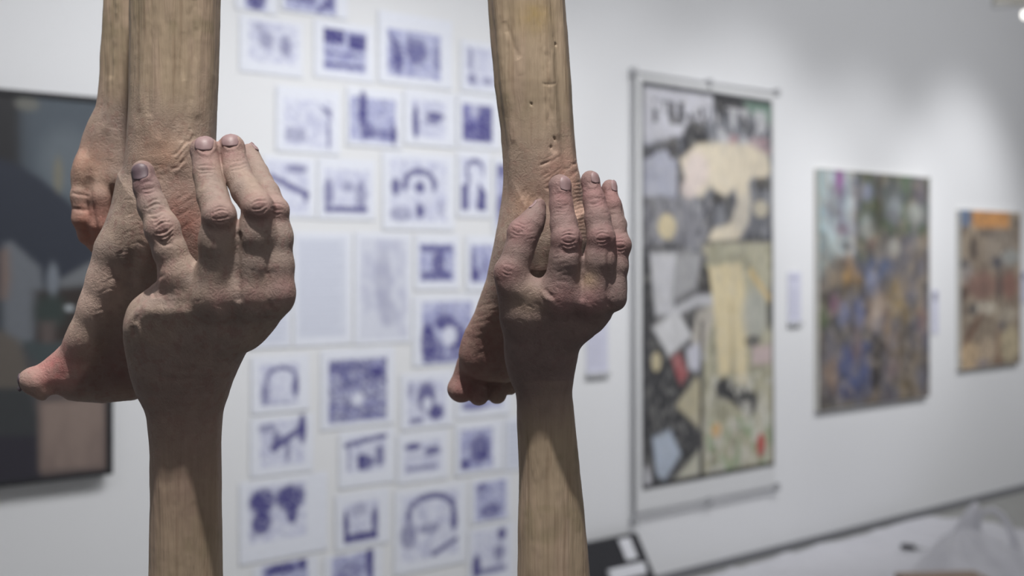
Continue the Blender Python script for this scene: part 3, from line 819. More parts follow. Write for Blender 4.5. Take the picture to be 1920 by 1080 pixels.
# ------------------------------------------------------------------ black leaning board on the floor by the wall
def leaning_board():
    # a dark board leaning on the wall with white papers
    t1b, t1t = wt(1199), wt(1176)
    xl = 1040
    W = t1b - wt(xl); 
    h = wh(1150, 1002)
    root = empty('leaning_board', wall_point(wt(xl), 0.0, 0.12), WROT)
    set_props(root, 'black board with white papers leaning against the wall under the tall print', 'board')
    # local: x along wall, y into wall, z up; leans back
    lean = 0.085; th = 0.03; sh = t1t - t1b
    def q(u, v, n):  # u 0..W, v 0..1 up the board, n outwards
        return (u + sh * v * 0.35 * 0, lean * v - n, v * h)
    V = [q(0, 0, th), q(W, 0, th), q(W, 0, 0), q(0, 0, 0), q(0, 1, th), (W + sh, lean - th, h), (W + sh, lean, h), q(0, 1, 0)]
    mesh_obj('board', V, BOXF, M_dark, root)
    def patch(name, u0, u1, v0, v1, th2, m, tilt=0.0):
        V = []
        for (n) in (th + th2, th + 0.0005):
            for (u, v) in ((u0, v0), (u1, v0), (u1 + tilt, v1), (u0 + tilt, v1)):
                V.append(q(u, v, n))
        return mesh_obj(name, [V[i] for i in (0, 1, 5, 4, 3, 2, 6, 7)], BOXF, m, root)
    return root, W, h, patch, q


broot, BW, BH, patch, _q = leaning_board()
# helper to convert a picture column to the board's own x
bu = lambda px, n=0.3: (wt(px) - wt(1040))
patch('paper_strip', bu(1143) + 0.012, bu(1172) - 0.02, 0.63, 0.965, 0.006, M_white, -0.03)
patch('paper_note', bu(1108), bu(1174), 0.38, 0.55, 0.02, M_white, 0.0)


# ------------------------------------------------------------------ sheeting, bag and tools on the floor
def floor_point(px, py, z=0.0):
    Z = (EYE - z) * F / (py - HY)
    return Vector(((px - 960) / F * Z, Z, z))


def drop_sheet():
    outline = [(1270, 1103), (1330, 1085), (1450, 1050), (1560, 1020), (1640, 1003), (1700, 989), (1745, 979), (1800, 979), (1850, 986), (1920, 1000), (2010, 1022), (2150, 1100), (2150, 1230), (1300, 1230), (1200, 1160)]
    P = [floor_point(*p) for p in outline]
    xs = [p.x for p in P]; ys = [p.y for p in P]
    n = 150
    gx, gy = np.meshgrid(np.linspace(min(xs), max(xs), n), np.linspace(min(ys), max(ys), n))
    d = poly_sdf(gx.ravel(), gy.ravel(), [(p.x, p.y) for p in P])
    pts = np.stack([gx.ravel(), gy.ravel(), np.zeros(n * n)], 1)
    rid = np.abs(fbm(pts, 3.0, 5, 3) - .5) * 2
    z = 0.012 + 0.022 * (1 - rid) ** 4 + 0.010 * fbm(pts, 12, 8, 2)
    z = np.where(d > -0.03, 0.008 + (z - .008) * np.clip(-d / .03, 0, 1), z)
    hump = floor_point(1765, 1000)
    z += 0.06 * np.exp(-((pts[:, 0] - hump.x) ** 2 / 0.08 + (pts[:, 1] - hump.y) ** 2 / 0.10))
    keep = (d < 0.02).reshape(n, n)
    V = np.stack([gx.ravel(), gy.ravel(), z], 1)
    Fc = []
    idx = -np.ones(n * n, dtype=int); used = []
    for j in range(n - 1):
        for i in range(n - 1):
            if keep[j, i] and keep[j, i + 1] and keep[j + 1, i] and keep[j + 1, i + 1]:
                Fc.append((j * n + i, j * n + i + 1, (j + 1) * n + i + 1, (j + 1) * n + i))
    us = sorted({v for f in Fc for v in f})
    mp = {v: k for k, v in enumerate(us)}
    o = mesh_obj('floor_sheet', V[us], [[mp[v] for v in f] for f in Fc], M_cloth, None, True)
    so = o.modifiers.new('thick', 'SOLIDIFY'); so.thickness = 0.003; so.offset = -1
    set_props(o, 'rumpled white sheeting spread over the grey floor along the wall', 'sheet')


drop_sheet()


# ================================================================== carved bodies
# Modelled in millimetres: x right, y away from the viewer, z up. Joints come from
# unprojected points so that radii and lengths are real sizes.
class Sculpt:
    def __init__(self, Z0):
        self.Z0 = Z0 * 1000.0
        self.u = self.Z0 / F          # mm per pixel at that distance
        self.prims = []
        self.strokes = []
        self.tints = []

    def P(self, px, py, d=0.0):
        Z = self.Z0 + d
        return np.array([(px - 960) / F * Z, Z, -(py - HY) / F * Z])

    def R(self, r, d=0.0):
        return r * (self.Z0 + d) / F

    def add(self, fn, lo, hi, k, op='u'):
        self.prims.append((fn, np.array(lo) - k - 9, np.array(hi) + k + 9, k, op))

    # tapered capsule; optional flattening along direction w by factor f
    def cap(self, a, b, k=6, op='u', w=None, f=1.0):
        """a,b = (px,py,d,r_px)"""
        A, B = self.P(*a[:3]), self.P(*b[:3]); ra, rb = self.R(a[3], a[2]), self.R(b[3], b[2])
        ab = B - A; L2 = ab @ ab + 1e-9
        wv = None
        if w is not None:
            wv = np.array(w, float); wv /= np.linalg.norm(wv)
        def fn(p):
            q = p - A
            t = np.clip(q @ ab / L2, 0, 1)
            q = q - t[:, None] * ab
            r = ra + (rb - ra) * t
            if wv is None:
                return np.sqrt((q * q).sum(1)) - r
            c = q @ wv
            q = q + (c * (1 / f - 1))[:, None] * wv
            return (np.sqrt((q * q).sum(1)) - r) * min(f, 1)
        rm = max(ra, rb) * max(1, f)
        self.add(fn, np.minimum(A, B) - rm, np.maximum(A, B) + rm, k, op)

    def chain(self, pts, k=5, **kw):
        for i, (a, b) in enumerate(zip(pts[:-1], pts[1:])):
            self.cap(a, b, 2.2 if (k in (8, 9) and i < 4) else k, **kw)

    def ball(self, px, py, d, rx, ry, rz, k=6, op='u', rot=0.0):
        """ellipsoid radii in px (x across, y depth, z up), rot in the picture plane (deg, clockwise seen)"""
        A = self.P(px, py, d); s = self.R(1, d)
        r = np.array([rx * s, ry * s, rz * s]); c, sn = math.cos(math.radians(rot)), math.sin(math.radians(rot))
        def fn(p):
            q = p - A
            x = q[:, 0] * c - q[:, 2] * sn; z = q[:, 0] * sn + q[:, 2] * c
            Q = np.stack([x, q[:, 1], z], 1)
            k0 = np.sqrt(((Q / r) ** 2).sum(1)); k1 = np.sqrt(((Q / r ** 2) ** 2).sum(1)) + 1e-6
            return k0 * (k0 - 1) / k1
        m = r.max()
        self.add(fn, A - m, A + m, k, op)

    def loft(self, rows, k=8, n=2.0, cap=3.0, facets=None):
        """rows: (py, xl, xr, d, depth_radius_mm) from top to bottom"""
        rows = sorted(rows, key=lambda r: r[0])
        z, cx, cy, rx, ry = [], [], [], [], []
        for (py, xl, xr, d, rr) in rows:
            a, b = self.P(xl, py, d), self.P(xr, py, d)
            z.append(a[2]); cx.append((a[0] + b[0]) / 2); rx.append((b[0] - a[0]) / 2); cy.append(a[1]); ry.append(rr)
        z = np.array(z)[::-1]
        arr = [np.array(v)[::-1] for v in (cx, cy, rx, ry)]
        zz = np.linspace(z[0], z[-1], 400)
        # smooth monotone resample
        dense = []
        for v in arr:
            m = np.gradient(v, z)
            i = np.clip(np.searchsorted(z, zz) - 1, 0, len(z) - 2)
            h = z[i + 1] - z[i]; t = (zz - z[i]) / h
            dl = (v[i + 1] - v[i]) / h
            m0 = m[i]; m1 = m[i + 1]
            m0 = np.where(m0 * dl <= 0, 0, np.clip(m0, -3 * abs(dl), 3 * abs(dl))); m1 = np.where(m1 * dl <= 0, 0, np.clip(m1, -3 * abs(dl), 3 * abs(dl)))
            dense.append((2 * t ** 3 - 3 * t ** 2 + 1) * v[i] + (t ** 3 - 2 * t ** 2 + t) * h * m0 + (-2 * t ** 3 + 3 * t ** 2) * v[i + 1] + (t ** 3 - t ** 2) * h * m1)
        X, Y, RX, RY = dense
        z0, z1 = z[0], z[-1]
        def fn(p):
            pz = np.clip(p[:, 2], z0, z1)
            x = p[:, 0] - np.interp(pz, zz, X); y = p[:, 1] - np.interp(pz, zz, Y)
            a = np.interp(pz, zz, RX); b = np.interp(pz, zz, RY)
            if facets:
                th = np.arctan2(y / b, x / a)
                s = 1.0
                for (t0, am, wd, za, zb) in facets:
                    dth = np.angle(np.exp(1j * (th - math.radians(t0)))) / math.radians(wd)
                    fz = sstep((pz - zb) / 25 + .5) * sstep((za - pz) / 25 + .5)
                    s = s + am * np.exp(-dth ** 2) * fz
                a = a * s; b = b * s
            if n == 2.0:
                k0 = np.sqrt((x / a) ** 2 + (y / b) ** 2) + 1e-6
                k1 = np.sqrt((x / a / a) ** 2 + (y / b / b) ** 2) + 1e-6
                d = k0 * (k0 - 1) / k1
            else:
                k0 = (np.abs(x / a) ** n + np.abs(y / b) ** n) ** (1 / n) + 1e-6
                k1 = np.sqrt((x / a / a) ** 2 + (y / b / b) ** 2) + 1e-6
                d = (k0 - 1) * np.sqrt((x / a) ** 2 + (y / b) ** 2) / k1
            e = np.maximum(z0 - p[:, 2], p[:, 2] - z1)
            # rounded intersection
            dd, ee = d + cap, e + cap
            return np.minimum(np.maximum(dd, ee), 0) + np.sqrt(np.maximum(dd, 0) ** 2 + np.maximum(ee, 0) ** 2) - cap
        self.add(fn, (min(X - RX * 1.1), min(Y - RY * 1.1), z0), (max(X + RX * 1.1), max(Y + RY * 1.1), z1), k)

    def slab(self, outline, d, T, Rr, k=8, tfun=None, dfun=None):
        """inflated outline (px points at depth d) with half thickness T(mm) and edge rounding Rr"""
        pts = [self.P(x, y, d) for x, y in outline]
        pg = [(p[0], p[2]) for p in pts]
        Y0 = self.Z0 + d
        def fn(p):
            d2 = poly_sdf(p[:, 0], p[:, 2], pg)
            T_ = tfun(p) * T if tfun else T
            yc = Y0 + (dfun(p) if dfun else 0)
            rr = np.minimum(Rr, T_ * .98)
            a = d2 + rr; b = np.abs(p[:, 1] - yc) - (T_ - rr)
            return np.minimum(np.maximum(a, b), 0) + np.sqrt(np.maximum(a, 0) ** 2 + np.maximum(b, 0) ** 2) - rr
        g = np.array(pg)
        self.add(fn, (g[:, 0].min(), Y0 - T - 15, g[:, 1].min()), (g[:, 0].max(), Y0 + T + 15, g[:, 1].max()), k)

    def sdf(self, p, idx=None):
        d = np.full(len(p), 60.0)
        for (fn, lo, hi, k, op) in self.prims:
            m = ((p >= lo) & (p <= hi)).all(1)
            if not m.any(): continue
            v = fn(p[m]); dm = d[m]
            if op == 'u':
                h = np.maximum(k - np.abs(dm - v), 0) / k
                d[m] = np.minimum(dm, v) - h * h * k * 0.25
            else:
                h = np.maximum(k - np.abs(dm + v), 0) / k
                d[m] = np.maximum(dm, -v) + h * h * k * 0.25
        return d

    # sculpting strokes on the surface that faces the viewer; amp mm (negative = groove), sig px
    def stroke(self, pts, amp, sig, back=False, taper=True):
        Q = [self.P(x, y, 0) for x, y in pts]
        self.strokes.append(([(q[0] / q[1], q[2] / q[1]) for q in Q], amp, sig / F, back, taper))

    def tint(self, px, py, r, col, a):
        self.tints.append((px, py, r, col, a))

    def build(self, name, h, colfun, zoff=True):
        lo = np.min([q[1] for q in self.prims if q[4] == 'u'], 0); hi = np.max([q[2] for q in self.prims if q[4] == 'u'], 0)
        B = 4
        nb = np.ceil((hi - lo) / (h * B)).astype(int) + 1
        # coarse pass, two levels
        gb = np.stack(np.meshgrid(*[np.arange(n) for n in nb], indexing='ij'), -1).reshape(-1, 3)
        cen = lo + (gb + .5) * h * B
        dc = np.concatenate([self.sdf(cen[i:i + 400000]) for i in range(0, len(cen), 400000)])
        act = gb[np.abs(dc) < h * B * 0.866 * 1.55 + 0.5]
        n = nb * B + 1
        D = np.full(n, np.nan, dtype=np.float32)
        # sign fill for inactive blocks
        r = np.arange(B + 1)
        off = np.stack(np.meshgrid(r, r, r, indexing='ij'), -1).reshape(-1, 3)
        base = act * B
        flags = np.zeros(n, dtype=bool)
        ii = (base[:, None, :] + off[None]).reshape(-1, 3)
        flags[ii[:, 0], ii[:, 1], ii[:, 2]] = True
        gi = np.argwhere(flags)
        for i in range(0, len(gi), 600000):
            g = gi[i:i + 600000]
            D[g[:, 0], g[:, 1], g[:, 2]] = self.sdf(lo + g * h)
        # surface nets on cells of active blocks
        co = np.stack(np.meshgrid(*[np.arange(B)] * 3, indexing='ij'), -1).reshape(-1, 3)
        cells = (base[:, None, :] + co[None]).reshape(-1, 3)
        cx, cy, cz = cells.T
        corner = np.array([(i, j, k) for i in (0, 1) for j in (0, 1) for k in (0, 1)])
        vals = np.stack([D[cx + c[0], cy + c[1], cz + c[2]] for c in corner], 1)
        mixed = (vals.min(1) < 0) & (vals.max(1) >= 0)
        cells = cells[mixed]; vals = vals[mixed]
        acc = np.zeros((len(cells), 3)); cnt = np.zeros(len(cells))
        for a in range(8):
            for b in range(a + 1, 8):
                if np.abs(corner[a] - corner[b]).sum() != 1: continue
                va, vb = vals[:, a], vals[:, b]
                m = (va < 0) != (vb < 0)
                t = np.where(m, va / np.where(m, va - vb, 1), 0)
                pt = corner[a] + t[:, None] * (corner[b] - corner[a])
                acc += pt * m[:, None]; cnt += m
        V = lo + (cells + acc / cnt[:, None]) * h
        vid = {}
        ID = np.full(n, -1, dtype=np.int32)
        ID[cells[:, 0], cells[:, 1], cells[:, 2]] = np.arange(len(cells))
        quads = []
        for ax in range(3):
            u, v = [(1, 2), (2, 0), (0, 1)][ax]
            e = np.zeros(3, int); e[ax] = 1
            eu = np.zeros(3, int); eu[u] = 1
            ev = np.zeros(3, int); ev[v] = 1
            ok = (cells[:, u] > 0) & (cells[:, v] > 0)
            c = cells[ok]
            d0 = D[c[:, 0], c[:, 1], c[:, 2]]; c1 = c + e
            d1 = D[c1[:, 0], c1[:, 1], c1[:, 2]]
            m = (d0 < 0) != (d1 < 0)
            c = c[m]; ng = d0[m] < 0
            g = lambda q: ID[q[:, 0], q[:, 1], q[:, 2]]
            q = np.stack([g(c), g(c - eu), g(c - eu - ev), g(c - ev)], 1)
            good = (q >= 0).all(1)
            q = q[good]; ng = ng[good]
            q[~ng] = q[~ng][:, ::-1]
            quads.append(q)
        Q = np.concatenate(quads)
        used = np.unique(Q); rm = np.full(len(V), -1); rm[used] = np.arange(len(used)); V = V[used]; Q = rm[Q]
        # normals + projection
        def grad(p, e=0.6):
            g = np.stack([self.sdf(p + e * np.eye(3)[i]) - self.sdf(p - e * np.eye(3)[i]) for i in range(3)], 1)
            return g / (np.linalg.norm(g, axis=1)[:, None] + 1e-9)
        G = grad(V)
        V = V - G * np.clip(self.sdf(V), -h, h)[:, None]
        # strokes
        ax_ = V[:, 0] / V[:, 1]; az_ = V[:, 2] / V[:, 1]
        view = V / np.linalg.norm(V, axis=1)[:, None]
        facing = -(G * view).sum(1)
        ff = sstep(facing / 0.35 + 0.1)
        disp = np.zeros(len(V))
        wob = (fbm(V, 0.12, 91, 2) - .5) * 0.0022
        wob2 = (fbm(V, 0.12, 96, 2) - .5) * 0.0022
        for (Qs, amp, sig, back, taper) in self.strokes:
            xs = [a for a, b in Qs]; ys = [b for a, b in Qs]
            m = (ax_ > min(xs) - sig * 4 - .003) & (ax_ < max(xs) + sig * 4 + .003) & (az_ > min(ys) - sig * 4 - .003) & (az_ < max(ys) + sig * 4 + .003)
            if not m.any(): continue
            x = ax_[m] + wob[m]; y = az_[m] + wob2[m]
            best = np.full(m.sum(), 1e9); tt = np.zeros(m.sum())
            nseg = len(Qs) - 1
            for s_i, ((x0, y0), (x1, y1)) in enumerate(zip(Qs[:-1], Qs[1:])):
                ex, ey = x1 - x0, y1 - y0
                t = np.clip(((x - x0) * ex + (y - y0) * ey) / (ex * ex + ey * ey + 1e-12), 0, 1)
                dd = np.hypot(x - x0 - t * ex, y - y0 - t * ey)
                c = dd < best
                best[c] = dd[c]; tt[c] = (s_i + t[c]) / nseg
            tp = np.sqrt(np.clip(4 * tt * (1 - tt), 0.0, 1)) if taper else 1.0
            disp[m] += amp * np.exp(-best ** 2 / (2 * sig * sig)) * tp * ff[m]
        lowf = (fbm(V, 0.05, 17, 3) - .5) * 0.9 + (fbm(V * np.array([1, 1, .25]), 0.22, 27, 2) - .5) * 0.55
        V = V + G * (disp + lowf)[:, None]
        W = V * 0.001
        W[:, 2] += EYE
        org = np.array([W[:, 0].mean(), W[:, 1].mean(), W[:, 2].min()])
        me = bpy.data.meshes.new(name)
        nv, nf = len(W), len(Q)
        me.vertices.add(nv); me.vertices.foreach_set('co', (W - org).ravel())
        me.loops.add(nf * 4); me.loops.foreach_set('vertex_index', Q.ravel().astype(np.int32))
        me.polygons.add(nf); me.polygons.foreach_set('loop_start', np.arange(0, nf * 4, 4, dtype=np.int32))
        me.polygons.foreach_set('loop_total', np.full(nf, 4, dtype=np.int32))
        me.polygons.foreach_set('use_smooth', np.ones(nf, dtype=bool))
        me.update(calc_edges=True); me.validate()
        col, flesh = colfun(V, self)
        px = 960 + V[:, 0] / V[:, 1] * F; py = HY - V[:, 2] / V[:, 1] * F
        for (tx, ty, tr, tc_, ta) in self.tints:
            mm = (ta * np.exp(-((px - tx) ** 2 + (py - ty) ** 2) / (tr * tr)) * (0.6 + .8 * fbm(V, .2, 5, 2)))[:, None]
            mm = np.clip(mm, 0, 1)
            col = col * (1 - mm) + lin(tc_)[None] * mm
        cc = np.ones((nv, 4), dtype=np.float32); cc[:, :3] = col
        ca = me.color_attributes.new('Col', 'FLOAT_COLOR', 'POINT'); ca.data.foreach_set('color', cc.ravel())
        fa = me.attributes.new('Flesh', 'FLOAT', 'POINT'); fa.data.foreach_set('value', flesh.astype(np.float32))
        me.materials.append(M_skin)
        o = bpy.data.objects.new(name, me); C.objects.link(o)
        o.location = org
        self.obj = o; self.org = org
        print(name, nv, nf)
        return o

    def nail(self, px, py, d, wpx, lpx, axis, normal, material, name='fingernail', curve=1.0):
        """shield-shaped nail plate; found surface point by marching towards the body along -normal"""
        c = self.P(px, py, d); s = self.R(1, d)
        ax = np.array(axis, float); ax /= np.linalg.norm(ax)
        nr = np.array(normal, float); nr -= (nr @ ax) * ax; nr /= np.linalg.norm(nr)
        sd = np.cross(ax, nr)
        wd, ln = wpx * s / 2, lpx * s / 2
        nu, nv = 12, 12
        V, Fc = [], []
        grid = []
        for j in range(nv + 1):
            b = -1 + 2 * j / nv
            # squarish root, rounded tip
            wv = (1 - abs(b) ** 4) ** .35 if b < 0 else (1 - abs(b) ** 2.6) ** .5
            wv = max(wv, 0.12)
            for i in range(nu + 1):
                a = -1 + 2 * i / nu
                grid.append(c + sd * (a * wv * wd) + ax * (b * ln))
        grid = np.array(grid)
        # drop on to the surface along -normal
        st = grid + nr * 14.0
        t = np.zeros(len(st))
        for _ in range(40):
            dd = self.sdf(st - nr * t[:, None]); t += np.clip(dd, -2, 3) * .7
            t = np.minimum(t, 30)
        t = np.minimum(t, np.median(t) + wd * .9)
        top = st - nr * t[:, None]
        T2 = t.reshape(nv + 1, nu + 1)
        cen = np.linspace(-1, 1, nu + 1)
        up = 0.55 + 0.25 * (1 - cen ** 2)
        topo = top + nr * np.tile(up, nv + 1)[:, None] * 1.3
        bot = top - nr * 1.4
        n1 = len(topo)
        V = np.concatenate([topo, bot]) * .001
        V[:, 2] += EYE
        V -= self.org
        ix = np.arange(n1).reshape(nv + 1, nu + 1)
        for j in range(nv):
            for i in range(nu):
                Fc.append((ix[j, i], ix[j, i + 1], ix[j + 1, i + 1], ix[j + 1, i]))
        rim = list(ix[0, :]) + list(ix[1:, -1]) + list(ix[-1, -2::-1]) + list(ix[-2:0:-1, 0])
        for i in range(len(rim)):
            p, q = rim[i], rim[(i + 1) % len(rim)]
            Fc.append((q, p, p + n1, q + n1))
        return mesh_obj(name, V, Fc, material, self.obj, True)


OCH = lin((168, 150, 129)); TAN = lin((172, 151, 134)); PNK = lin((157, 140, 131)); RED = lin((146, 114, 109)); BRN = lin((120, 98, 78)); GRN = lin((136, 126, 100)); MAU = lin((118, 99, 99))


def colour(zwood_top, zwood_bot, foot=False, wood_above=True, base=None, mauve=0.0):
    """wood colour away from the hand or foot, flesh near it; zwood in px rows"""
    def f(V, S):
        py = HY - V[:, 2] / V[:, 1] * F
        t = sstep((py - zwood_top) / (zwood_bot - zwood_top))
        if not wood_above: t = 1 - t
        n1 = fbm(V * np.array([1, 1, .09]), 0.09, 3, 3)
        n2 = fbm(V * np.array([1, 1, .05]), 0.35, 13, 3)
        n3 = fbm(V, 0.035, 23, 3); n4 = fbm(V, 0.25, 43, 3)
        wood = OCH[None] * (1 - sstep((n1 - .42) / .25)[:, None] * .65) + TAN[None] * (sstep((n1 - .42) / .25)[:, None] * .65)
        wood = wood * (1 - .30 * sstep((n2 - .56) / .2))[:, None] + BRN[None] * (.30 * sstep((n2 - .56) / .2))[:, None]
        wood = wood * (1 - .4 * sstep((n3 - .52) / .14))[:, None] + GRN[None] * (.4 * sstep((n3 - .52) / .14))[:, None]
        k = sstep((n3 - .44) / .22)[:, None]
        fl = PNK[None] * (1 - k * .4) + TAN[None] * k * .4
        k = (.50 * sstep((n4 - .5) / .25))[:, None]
        fl = fl * (1 - k) + RED[None] * k
        if mauve:
            fl = fl * (1 - mauve) + MAU[None] * mauve
        tt = np.clip(t + (n3 - .5) * .9 * (t > .02) * (t < .98), 0, 1)[:, None]
        return wood * (1 - tt) + fl * tt, tt[:, 0]
    return f


def dip_knuckle(S, px, py, w, n=3, gap=5, amp=-.45, ang=0.0, arc=3):
    """little creases across a finger joint"""
    c, s = math.cos(math.radians(ang)), math.sin(math.radians(ang))
    for i in range(n):
        o = (i - (n - 1) / 2) * gap
        L = w * (0.9 - .15 * abs(i - (n - 1) / 2))
        sg = -1 if o < 0 else 1
        pts = []
        for t in (-1, -.5, 0, .5, 1):
            x = t * L / 2; y = o + sg * arc * (1 - t * t)
            pts.append((px + x * c - y * s, py + x * s + y * c))
        S.stroke(pts, amp, 1.5)
        S.stroke([(x, y + gap * .5) for x, y in pts], -amp * .45, 1.6)


# ------------------------------------------------------------------ LEFT: leg with foot
def leg_left():
    S = Sculpt(1.235)
    S.loft([(-420, 240, 428, 4, 44), (-90, 248, 412, 4, 40), (0, 247, 411, 3, 39), (100, 246, 409, 2, 37), (200, 244, 405, 0, 36), (260, 241, 403, 0, 36),
            (300, 237, 408, 0, 37), (350, 224, 422, 2, 37), (400, 214, 432, 4, 36), (450, 204, 436, 6, 35), (500, 200, 430, 6, 30)], 10, 2.35,
           facets=[(-68, -.050, 9, 400, 110), (-100, .03, 14, 400, 100), (-30, .03, 14, 400, 90), (-128, -.03, 9, 400, 120)])
    foot = [(232, 330), (222, 385), (206, 430), (189, 461), (172, 519), (155, 570), (130, 628), (104, 664), (86, 676), (70, 690), (62, 715), (80, 740), (92, 746), (112, 757),
            (172, 763), (232, 757), (300, 732), (360, 680), (405, 620), (440, 560), (456, 500), (452, 440), (424, 385), (400, 330)]
    zb = S.P(0, 700)[2]; zt = S.P(0, 420)[2]
    def tf(p):
        t = np.clip((p[:, 2] - zb) / (zt - zb), 0, 1)
        return .92 + .12 * t
    def df(p):
        t = np.clip((p[:, 2] - zb) / (zt - zb), 0, 1)
        return (1 - t) ** 1.5 * 34
    S.slab(foot, 4, 33, 31, 12, tf, df)
    # instep ridge, ball, ankle bone
    S.ball(255, 455, -20, 34, 22, 30, 16)
    S.chain([(238, 428, -13, 27), (217, 470, -12, 28), (199, 529, -8, 28), (182, 580, -3, 28), (160, 636, 4, 28), (137, 674, 12, 27)], 14)
    S.ball(150, 712, 18, 36, 30, 30, 16)
    S.ball(290, 400, -22, 46, 26, 46, 18)
    # big toe
    S.cap((124, 686, 18, 29), (72, 714, 12, 26), 12)
    S.ball(62, 716, 12, 27, 28, 22, 8, rot=28)
    S.ball(82, 735, 14, 17, 22, 16, 5)
    S.ball(95, 749, 14, 8, 34, 8, 3, 's')
    # other toes behind
    for i, (x, y, d, r) in enumerate(((92, 694, 38, 19), (104, 704, 54, 17), (124, 708, 68, 16), (146, 712, 80, 15))):
        S.cap((150 + i * 8, 690 + i * 3, d, r + 2), (x + 14, y - 4, d, r), 8)
        S.cap((x + 14, y - 4, d, r), (x - 2, y + 16, d, r - 1), 4)
    S.ball(103, 683, 34, 16, 18, 13, 6)
    # strokes: tendons and wrinkles on the instep, grooves in the shank
    S.stroke([(362, 0), (360, 120), (352, 200), (342, 262)], -1.3, 5, taper=False)
    S.stroke([(376, -40), (374, 100), (368, 210)], .9, 8, taper=False)
    S.stroke([(318, -40), (322, 80), (318, 180), (300, 260)], .8, 9, taper=False)
    S.stroke([(283, -40), (284, 90), (280, 170), (282, 210)], -.8, 4, taper=False)
    S.stroke([(262, -40), (264, 80), (262, 200)], .7, 6, taper=False)
    S.stroke([(345, 60), (340, 110), (346, 150)], -.6, 4)
    for (a, b) in (((322, 292), (352, 262)), ((330, 300), (362, 252)), ((338, 282), (356, 240)), ((318, 318), (346, 300))):
        S.stroke([a, ((a[0] + b[0]) / 2 + 3, (a[1] + b[1]) / 2 + 3), b], -.9, 2.2); S.stroke([(a[0] + 5, a[1] + 4), (b[0] + 5, b[1] + 4)], .7, 3)
    S.stroke([(255, 395), (246, 440), (226, 500), (190, 570)], .5, 9)
    S.stroke([(282, 430), (272, 480), (252, 530), (226, 580)], .35, 9)
    S.stroke([(238, 440), (222, 490), (196, 550)], -.35, 4)
    r = random.Random(5)
    for i in range(34):
        y = 405 + i * 6.2
        cx = 262 - (y - 405) * .34 + r.uniform(-12, 14)
        L = r.uniform(12, 30)
        S.stroke([(cx - L, y + 6 + r.uniform(-3, 3)), (cx, y - 2), (cx + L * .9, y + 5 + r.uniform(-3, 6))], r.uniform(-.34, -.16), 1.6)
    for i in range(18):
        y = 310 + i * 6.0
        cx = 262 + r.uniform(-20, 55)
        L = r.uniform(8, 20)
        S.stroke([(cx - L, y + r.uniform(-3, 8)), (cx + L, y + r.uniform(-8, 3))], r.uniform(-.4, -.2), 1.6)
    for c in ((345, 400), (350, 425), (340, 370), (352, 380)):
        S.stroke([(c[0] - 14, c[1] + 8), (c[0] + 12, c[1] - 9)], -.35, 2)
    S.tint(345, 420, 60, (184, 132, 120), .75); S.tint(100, 690, 50, (180, 118, 116), .75); S.tint(235, 690, 70, (140, 100, 98), .5)
    S.tint(300, 290, 50, (186, 146, 124), .5)
    S.tint(185, 550, 60, (204, 178, 166), 1.0)  # paler tint paints in the light along the top of the foot
    o = S.build('leg_carving', 0.9, colour(60, 330))
    set_props(o, 'carved wooden lower leg at the left with its foot pointing down to the left', 'sculpture', 'painted wooden limbs of the hanging sculpture')
    S.nail(41, 722, 10, 24, 24, (-.72, 0, -.55), (-.72, -.35, .35), M_nail_dark, 'toenail')
    return o


